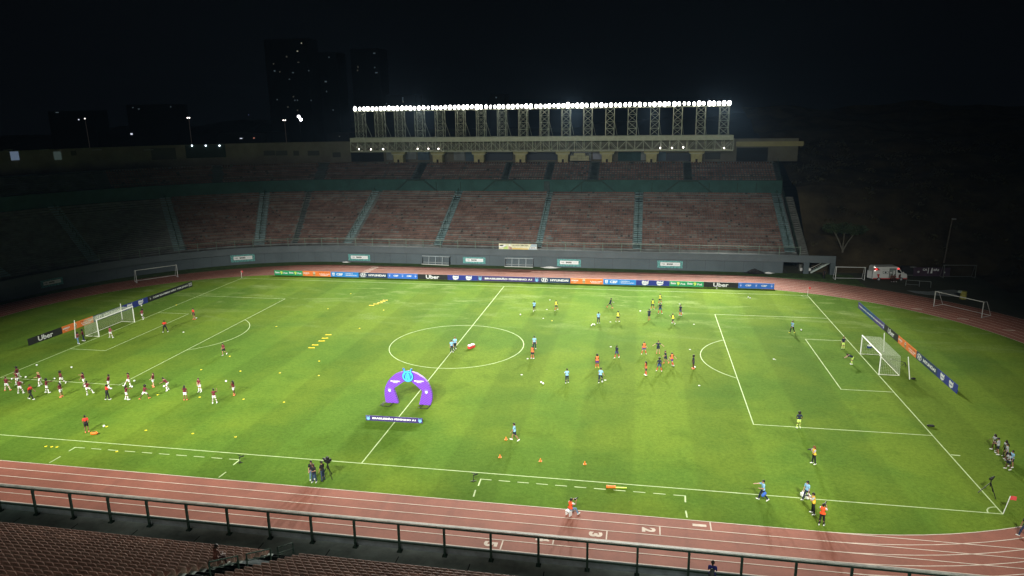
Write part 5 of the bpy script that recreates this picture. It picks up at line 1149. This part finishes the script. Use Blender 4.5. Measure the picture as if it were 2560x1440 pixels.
# ------------------------------------------------------------------ dugouts, tarp, clutter by the wall
def dugout(A, B, lab, col):
    a, b = G(*A), G(*B); L = (b-a).length; o = empty('dugout', (a.x, a.y, 0), math.atan2(b.y-a.y, b.x-a.x), lab, 'dugout', 'team dugouts'); tq = mat(*col)
    MB().prism([(0, .1), (1.1, .1), (1.1, 1.75), (.45, 1.75)], lambda x, z, k: (k, x, z), .05).prism([(0, .1), (1.1, .1), (1.1, 1.75), (.45, 1.75)], lambda x, z, k: (L-.05+k, x, z), .05).box((L/2, 1.12, .95), (L, .05, 1.7)).build('shell', tq, o)
    MB().box((L/2, .72, 1.76), (L+.1, .85, .07)).build('roof', mat('pale dugout roof', (.45, .52, .54), .4), o)
    MB().box((L/2, .62, .42), (L-.2, .4, .08)).build('bench', mat('pale bench', (.30, .33, .34), .6), o); MB().box((L/2, -.02, .09), (L+.1, .12, .12)).build('sill', mat('pale sill', (.50, .52, .48), .7), o)
    for k in range(1, 4): MB().bar((L*k/4, .03, .1), (L*k/4, .42, 1.72), .06).build('rib', mat('pale dugout roof', (.45, .52, .54)), o)
dugout((1055, 661), (1122, 664), 'dark glazed dugout against the far wall, left one of the two', ('dark glazing', (.02, .03, .033), .3)); dugout((1262, 667), (1332, 669), 'lighter grey dugout against the far wall, right one of the two', ('grey glazing', (.055, .06, .068), .4))
def heap(c, w, d, h, m, name, lab, cat, n=16):
    p = G(*c); b = MB(); rows = 6
    for j in range(rows+1):
        t = j/rows
        for k in range(n):
            a = 2*pi*k/n; rr = (1-t**1.6)*(1+.22*math.sin(3*a+j)+.12*math.sin(7*a+2*j)); b.v.append((w*rr*math.cos(a), d*rr*math.sin(a), h*t*(1+.25*math.sin(2*a+1))))
    for j in range(rows):
        for k in range(n): b.f.append((j*n+k, j*n+(k+1) % n, (j+1)*n+(k+1) % n, (j+1)*n+k)); b.m.append(0)
    o = b.build(name, m); o.location = (p.x, p.y, 0); tag(o, lab, cat)
heap((1886, 683.5), 1.75, .7, .8, black, 'tarpaulin', 'crumpled black tarpaulin on the verge near the right end of the far wall', 'tarpaulin'); heap((1376, 669.5), 1.9, .5, .22, white, 'white_sheet', 'flat white sheet on the verge right of the grey dugout', 'sheet'); heap((1920, 683), 1.1, .5, .2, white, 'white_sheet', 'white sheet on the verge just right of the black tarpaulin', 'sheet'); heap((865, 655.8), .9, .4, .15, white, 'white_sheet', 'small white sheet on the verge below the second teal banner', 'sheet')
heap((37, 736), 1.6, .6, .5, mat('grey tarp', (.16, .17, .17), .8, 3, .4), 'grey_sheet', 'crumpled grey sheet against the dark wall at the far left', 'sheet')
p = G(1958, 682); o = empty('trestle', (p.x, p.y, 0), 0, 'small black folding trestle in front of the grey wall near the stair opening', 'trestle'); MB().bar((-.8, 0, 0), (0, .1, .75), .1).bar((.8, 0, 0), (0, .1, .75), .1).build('frame', black, o)
p = G(2013, 677); o = MB().box((0, 0, .3), (1.9, .5, .55)).box((0, -.26, .3), (1.7, .02, .4)).build('white_locker', white); o.location = (p.x, p.y, 0); tag(o, 'white box standing by the stair opening at the end of the wall', 'box')
# ------------------------------------------------------------------ ambulance
wa, wb = Vector((66.3, 46.9)), Vector((72.2, 47.55)); ang = math.atan2(wb.y-wa.y, wb.x-wa.x)
am = empty('ambulance', (66.3, 46.6, 0), ang, 'white and red ambulance van with an open side door parked beside the track', 'ambulance')
L, Wd = 6.1, 2.0
prof = [(.05, .38), (.0, 1.2), (.12, 2.45), (.35, 2.62), (4.15, 2.66), (4.55, 2.5), (5.15, 1.62), (5.95, 1.35), (6.12, 1.0), (6.12, .42), (5.75, .38)]
vw = mat('white van paint', (.56, .58, .57), .35, 2, .06, coat=.3); vr = mat('red livery', (.42, .03, .03), .4)
MB().prism(prof, lambda x, z, k: (x, k, z), Wd).build('body', vw, am)
MB().box((3.15, -.012, .46), (6.0, .02, .18)).build('sill_stripe', vr, am)
flat('livery', [[(.10, 2.42), (.85, 2.42), (1.3, 1.98), (.12, 1.98)], [(.75, 1.30), (1.25, 1.30), (1.15, .62), (1.0, .62)]], vr, am, -.014)
for p in [[[(2.95, .5), (4.0, .5), (4.0, 2.25), (2.95, 2.25)]]]: flat('side_door', p, mat('lit cabin', (.20, .23, .22), .6), am, -.012)
MB().box((3.48, -.02, 2.29), (1.2, .05, .09)).box((2.92, -.02, 1.4), (.06, .05, 1.8)).box((4.03, -.02, 1.4), (.06, .05, 1.8)).build('door_frame', black, am)
MB().box((3.2, -.02, 1.55), (.35, .02, .2)).box((3.75, -.02, 1.5), (.28, .02, .9)).build('cabinet', vw, am)
flat('window', [[(1.75, 1.85), (2.75, 1.85), (2.75, 1.35), (1.9, 1.35), (1.75, 1.5)]], mat('window rim', (.03, .06, .07), .3), am, -.013); flat('window_panel', [[(1.82, 1.80), (2.69, 1.80), (2.69, 1.41), (1.94, 1.41), (1.82, 1.54)]], vw, am, -.017); flat('emblem', disc(2.25, 1.6, .16, .15), black, am, -.02)
flat('cab_window', [[(4.3, 2.15), (4.6, 2.15), (5.08, 1.55), (4.85, 1.42), (4.35, 1.62)]], mat('dark glass', (.01, .012, .014), .1), am, -.014); flat('door_badge', [[(4.6, 1.2), (5.0, 1.35), (5.0, .55), (4.62, .6)]], mat('dark badge', (.08, .02, .02), .6), am, -.013)
MB().quad((4.58, .12, 2.47), (4.58, Wd-.12, 2.47), (5.16, Wd-.12, 1.66), (5.16, .12, 1.66)).build('windscreen', mat('dark glass', (.01, .012, .014)), am).location = (.02, 0, .015)
for x in (1.15, 5.1):
    for y in (.0, Wd):
        o = MB().tube((x, y-.06, .34), (x, y+.1, .34), .34, n=20).build('wheel', black, am); MB().tube((x, y-.08, .34), (x, y+.02, .34), .19, n=14).build('rim', mat('wheel rim', (.35, .36, .36), .4), o)
lit = mat('red beacon', (1, .05, .05), emit=2.2)
for x, z in ((.55, 2.2), (4.42, 2.3)): MB().sphere((x, -.06, z), .13, 10, (1.2, .5, 1)).build('beacon', lit, am)
for x, z in ((.12, 2.62), (.3, 2.55), (.32, 1.95)): MB().sphere((x, -.05, z), .07, 8).build('marker_lamp', mat('white lamp', (1, .95, .85), emit=2.5), am)
MB().box((-.35, .5, 1.15), (.05, .95, 1.4), .5).build('rear_door', vw, am); MB().box((5.3, -.18, 1.6), (.1, .3, .3)).build('mirror', vw, am); letters('AMBULÂNCIA', 1.3, .13, 2.2, 2.2, mat('grey print', (.4, .42, .4)), am, -.02, .03)
for k, lab in ((0, 'left one of the two medics in dark red sitting in the ambulance doorway'), (1, 'right one of the two medics in dark red sitting in the ambulance doorway')):
    q = Matrix.Rotation(ang, 3, 'Z') @ Vector((3.25+.5*k, -.30, 0)) + am.location; PP['md%d' % k] = person(0, 0, 'sit', math.degrees(ang)-90, 'A', 'short', lab, sk=k, at=(q.x, q.y, 0), h=1.7)
p = G(2190, 701); 
# barrier rail, painted wall, yellow drum, light pole
a, b = G(2264, 714), G(2326, 719); o = empty('barrier_rail', (a.x, a.y, 0), math.atan2(b.y-a.y, b.x-a.x), 'low grey pipe barrier in front of the ambulance bonnet', 'barrier'); L = (b-a).length; bm_ = mat('grey pipe', (.17, .19, .18), .6)
MB().tube((0, 0, 1.05), (L, 0, 1.05), .04).tube((0, 0, .3), (L*.55, 0, .3), .035).build('rail', bm_, o)
for t in (0, .55, 1): MB().tube((L*t, 0, 0), (L*t, 0, 1.05), .04).build('post', bm_, o)
a = G(2290, 690); o = empty('painted_wall', (a.x, a.y, 0), .05, 'dark low wall with white lettering in the dark beyond the ambulance', 'wall'); MB().box((2.7, .15, .8), (6.4, .2, 1.7)).build('panel', mat('dark mauve wall', (.05, .03, .05), .8, 1, .3), o)
letters('CA', .75, .42, 1.45, 1.25, ink_w, o, .03, .04); letters('EÃS', .95, .45, 3.45, 1.25, ink_w, o, .03, .04); flat('white_figure', [[(1.98, .55), (2.1, .55), (2.12, 1.6), (2.0, 1.6)], [(2.45, .55), (2.8, .55), (2.78, 1.6), (2.6, 1.6)]], ink_w, o, .03); flat('badge', disc(.35, .8, .2, .2) + disc(4.9, .75, .17, .17), mat('grey print', (.4, .42, .4)), o, .03)
a = G(2256, 689); o = empty('bench_shelter', (a.x, a.y, 0), .05, 'dark shelter with a pale frame beside the painted wall', 'shelter'); MB().box((1.1, .5, .9), (2.5, .8, 1.7)).build('shell', black, o); MB().bar((0, .05, .1), (2.4, .05, .1), .07).bar((2.4, .05, .1), (2.4, .05, 1.6), .07).bar((1.2, .05, 1.7), (2.4, .05, 1.6), .14).build('frame', mat('dim pale frame', (.20, .21, .20), .6), o)
a = G(2407, 747); o = empty('drum', (a.x, a.y, 0), 0, 'dull yellow drum on the apron behind the spare goal on the bend', 'drum'); MB().tube((0, 0, 0), (0, 0, 1.3), .5, .45, 16).build('barrel', mat('dull yellow', (.30, .28, .06), .7, 3, .3), o); MB().box((-.55, 0, 1.2), (.5, .4, .35), .4).build('bundle', conc_d, o)
a = G(2355, 680); t = Yp(2381, 546, a.y); o = empty('light_pole', (a.x, a.y, -.1), 0, 'tall unlit light pole on the dark hillside at the right', 'light pole'); MB().tube((0, 0, 0), (t.x-a.x, 0, t.z), .16, .09).build('pole', mat('dim pole', (.12, .10, .08), .8), o); MB().box((t.x-a.x+.25, -.1, t.z), (.7, .3, .22)).build('lamp_head', mat('dim lamp head', (.25, .26, .26), .6), o)
for u, v, w, lab in ((926, 674, 0, ''),): pass
p = G(2058, 696)
# ------------------------------------------------------------------ hillside tree and shrubs
def leaves(mb, c, r, n, s=.35, sc=(1, 1, 1)):
    for _ in range(n):
        d = Vector((random.gauss(0, 1), random.gauss(0, 1), random.gauss(0, 1))).normalized()*(r*random.uniform(.3, 1)**.6); d = Vector((d.x*sc[0], d.y*sc[1], d.z*sc[2])); q = Vector(c)+d
        a = Vector((random.gauss(0, 1), random.gauss(0, 1), random.gauss(0, 1))).normalized(); b = a.orthogonal().normalized(); k = s*random.uniform(.5, 1.2); mb.quad(q-a*k-b*k*.4, q+a*k*.2-b*k*.5, q+a*k, q-a*k*.1+b*k*.5)
lf = mat('dark leaves', (.035, .055, .022), .8, .6, .5); bark = mat('pale bark', (.12, .11, .085), .9)
tx, ty = 63.9, 58.3
o = empty('tree', (tx, ty, hz(tx, ty)), 0, 'open-crowned tree with pale forked limbs on the dark hillside above the ambulance', 'tree'); tb = MB(); cr = MB()
for k in range(6):
    a = 2*pi*k/6+.3; m = Vector((1.0*math.cos(a), .8*math.sin(a), 2.2)); e = Vector((2.7*math.cos(a), 2.0*math.sin(a), 4.3+random.random())); tb.tube((0, 0, .2), m, .16, .09).tube(m, e, .09, .03); leaves(cr, e, 1.5, 200, .24, (1.3, 1, .7)); leaves(cr, m.lerp(e, .65)+Vector((0, 0, .5)), 1.2, 120, .22, (1.2, 1, .6))
    for j in range(2): f = m.lerp(e, .6)+Vector((random.uniform(-1, 1), random.uniform(-1, 1), 1)); tb.tube(m.lerp(e, .4), f, .05, .02); leaves(cr, f, .8, 60, .2, (1.2, 1, .6))
tb.tube((0, 0, -.4), (0, 0, .4), .22, .17).build('trunk', bark, o); cr.build('crown', lf, o)
sh = MB(); random.seed(5)
for _ in range(230):
    x, y = random.uniform(58, 125), random.uniform(55.5, 120)
    if abs(x-tx) < 4 and abs(y-ty) < 4: continue
    if x < 62 and y < 60: continue
    r = random.uniform(.5, 1.5); leaves(sh, (x, y, hz(x, y)+r*.4), r, int(26*r), .34, (1.3, 1.2, .7))
for _ in range(60):
    x, y = random.uniform(90, 110), random.uniform(20, 55); r = random.uniform(.6, 1.6); leaves(sh, (x, y, hz(x, y)+r*.4), r, int(26*r), .34, (1.3, 1.2, .8))
tag(sh.build('hillside_scrub', mat('dry scrub', (.055, .048, .020), .9, .2, .7)), 'dry scrub and bushes covering the dark slope right of the stand', 'scrub', None, 'stuff')
# ------------------------------------------------------------------ far city: dark blocks with a few lit windows, street lamps
bdk = mat('unlit tower wall', (.035, .038, .043), .9)
WIN = [mat('window glow %d' % i, c, emit=e) for i, (c, e) in enumerate((((.8, .75, .55), .35), ((.55, .7, .8), .10), ((.9, .8, .6), .06), ((.75, .8, .95), .9), ((.3, .35, .9), .5), ((.9, .35, .25), .5)))]
def tower(x0u, x1u, topv, y, lab, wins):
    a, b = Yp(x0u, 286, y), Yp(x1u, 286, y); t = Yp(x0u, topv, y).z; o = empty('tower_block', ((a.x+b.x)/2, y, 0), 0, lab, 'building', 'far tower blocks'); w = b.x-a.x
    MB().box((0, 9, t/2-5), (w, 18, t+10)).build('wall', bdk, o)
    for u, v, k, *sz in wins:
        p = Yp(u, v, y); ww, hh = sz if sz else (.75, .75); s = y/420; MB().box((p.x-(a.x+b.x)/2, -.1, p.z), (ww*s, .15, hh*s)).build('window', WIN[k], o)
tower(676, 780, 98, 420, 'unlit tower block far behind the bowl, with the highest scattered lit windows', [(753.7, 108, 0), (743.7, 128, 0, 1, .7), (716.7, 141.7, 2, .9, .9), (686.7, 177.5, 1, 1.2, .8), (772, 176.7, 1), (732.5, 181.7, 1, 1.3, .6), (743.7, 250.5, 1), (737.5, 250.7, 1), (693, 249, 1), (720, 267.5, 2), (733.7, 241.7, 2), (744, 275.7, 2), (723.7, 198, 1, 1, .5), (746, 155.7, 2, 1.3, .4), (684, 159.5, 2), (699.5, 179.5, 2), (778, 251, 1)])
tower(784, 850, 132, 445, 'unlit tower block far behind the bowl, narrower one right of the tallest', [(822.5, 143, 1, .9, .6), (814.5, 204, 1, 1.5, .9), (795, 212, 2), (786.5, 219, 1, .5, 1), (795, 220, 2), (816.7, 228.7, 1, .5, .9), (787.5, 251.7, 1), (788, 243.7, 2), (833, 275, 1)])
tower(886, 956, 122, 460, 'unlit tower block far behind the left end of the gantry', [(935.7, 133, 1, 1.6, .7), (937, 168.7, 1), (941, 181.7, 1, 1.8, .7), (895, 167.5, 2, .5, 1.4), (894, 176, 2)])
tower(958, 1040, 238, 470, 'low unlit block behind the left part of the lamp row', [(1007, 245, 1), (1007, 250, 1), (966, 259.5, 1), (1008, 254.5, 2)])
tower(1225, 1262, 236, 470, 'small unlit block showing one window above the lamp row', [(1240.5, 243.7, 1)])
tower(540, 660, 333, 170, 'low unlit building beyond the bowl rim with a few coloured lights', [(603, 346, 3, 2.4, .7), (635, 345, 5, 1.6, .7), (622, 287, 4, .4, .4)])
tower(820, 868, 333, 180, 'low reddish building beyond the bowl rim left of the gantry', [(849, 341, 2, 1, .4)])
tower(318, 440, 262, 520, 'dark houses on the ridge far behind the left bowl', [(329, 335, 3, 1.8, 1.2), (332.5, 269, 1, 1.2, .5), (347, 272.5, 1, 1.4, .5), (427, 267, 1)])
tower(120, 235, 278, 520, 'dark houses on the ridge at the far left', [(143, 281, 1, 2.6, .5), (197, 299, 3, 1, .8)])
tower(2270, 2345, 276, 560, 'dark roofline on the right horizon with a thin strip of light', [(2302, 286, 1, 4.6, .4), (2320, 286, 2, 4, .4)])
hl_ = MB()
for i in range(60):
    for j in range(3):
        a = [(-700+25*(i+p), 560+60*(j+q)) for p, q in ((0, 0), (1, 0), (1, 1), (0, 1))]
        hl_.quad(*[(x, y, (18+7*math.sin(x*.011)+4*math.sin(x*.043+y*.02))*min(1, (y-560)/60)) for x, y in a])
struct('hills', hl_, bdk)
def street(u, v, vb, y, lab, pw, col=3, n=1):
    a = Yp(u, v, y); b = Yp(u+6, vb, y); o = empty('street_lamp', (b.x, y, 0), 0, lab, 'street lamp', 'street lamps beyond the bowl'); MB().tube((0, 0, 0), (a.x-b.x, 0, a.z), .14, .08).build('pole', mat('glowing pole', (.25, .20, .17), emit=.06), o)  # weak emission on the pole stands in for lamp light falling on it
    for k in range(n): MB().sphere((a.x-b.x+(k-(n-1)/2)*.8*y/150, -.1, a.z), .30*y/200, 8).build('lamp', mat('lamp glow %d' % pw, (1, .93, .88), emit=pw), o)
street(471.5, 294.5, 344, 150, 'twin-headed street lamp beyond the bowl rim on the left', 4, n=2); street(212.5, 296.5, 322, 190, 'street lamp farthest left beyond the bowl', 2); street(711, 300.5, 346, 150, 'twin-headed street lamp left of the bright floodlights', 3, n=2)
a = Yp(748, 295, 210); o = empty('flood_lamp', (a.x, 210, 0), 0, 'pair of bright white floodlights far beyond the bowl left of the gantry', 'flood lamp'); MB().tube((0, 0, 0), (0, 0, a.z), .15).build('pole', bdk, o)
for u, v in ((747, 291.5), (752.5, 299)): q = Yp(u, v, 210); MB().sphere((q.x-a.x, -.1, q.z), .62, 10).build('lamp', mat('lamp glow 14', (.93, .92, 1), emit=14), o)
# ------------------------------------------------------------------ night light: two floodlight banks and a faint sky
w = bpy.data.worlds.new('World'); S.world = w; w.use_nodes = True
bg = w.node_tree.nodes['Background']; bg.inputs['Color'].default_value = (.30, .42, .60, 1); bg.inputs['Strength'].default_value = .0032
def spot(name, loc, aim, power, size, blend, col, rad=1.2):
    d = bpy.data.lights.new(name, 'SPOT'); d.energy = power; d.spot_size = R(size); d.spot_blend = blend; d.color = col; d.shadow_soft_size = rad
    o = bpy.data.objects.new(name, d); COL.objects.link(o); o.location = loc; o.rotation_euler = (Vector(aim)-Vector(loc)).to_track_quat('-Z', 'Y').to_euler()
cool = (1.0, .985, .90)
for k in range(6):           # bank on the gantry
    x = -42+17*k; t = k/5
    spot('floodlight_beam', (x, 78.6, 32.3), (x*.92, 0, 0), 255000*(.42+.83*t), 54, 1, cool, 1.6)
for k, pw in enumerate((1.32, 1.26, 1.14, 1.0, 1.0, 1.02)):   # facing bank, above the viewer's stand
    x = -45+18*k
    spot('floodlight_beam', (x, -79, 41), (x*.93, -9, 0), 240000*pw, 48, 1, cool, 1.6 if k < 3 else 2.6)
for x in (-28, 8, 40): spot('floodlight_spill', (x, 78.6, 32.3), (x*.9, -40, 0), 260000, 80, 1, cool)
for x in (-22, 12, 40): spot('floodlight_spill', (x, -79, 41), (x, 66, 14), 76000, 56, 1, cool)
S.view_settings.view_transform = 'Standard'; S.view_settings.look = 'None'; S.view_settings.exposure = 0; S.view_settings.gamma = 1
c = S.cycles; c.use_denoising = True; c.use_adaptive_sampling = True; c.adaptive_threshold = .02; c.max_bounces = 5; c.diffuse_bounces = 3; c.glossy_bounces = 2; c.sample_clamp_indirect = 4; c.use_light_tree = True
try: c.denoiser = 'OPENIMAGEDENOISE'; c.denoising_input_passes = 'RGB_ALBEDO_NORMAL'
except Exception: pass

hzb = MB().box((0, 400, 49), (1802, 2202, 102.2)).build('haze', bpy.data.materials.new('haze')); tag(hzb, kind='stuff')
hm_ = hzb.data.materials[0]; hm_.use_nodes = True; hn = hm_.node_tree.nodes; hn.remove(hn['Principled BSDF']); pv = hn.new('ShaderNodeVolumePrincipled')
pv.inputs['Density'].default_value = .000028; pv.inputs['Color'].default_value = (.42, .68, 1, 1); pv.inputs['Anisotropy'].default_value = .35
hm_.node_tree.links.new(pv.outputs[0], hn['Material Output'].inputs['Volume'])
c.volume_bounces = 0
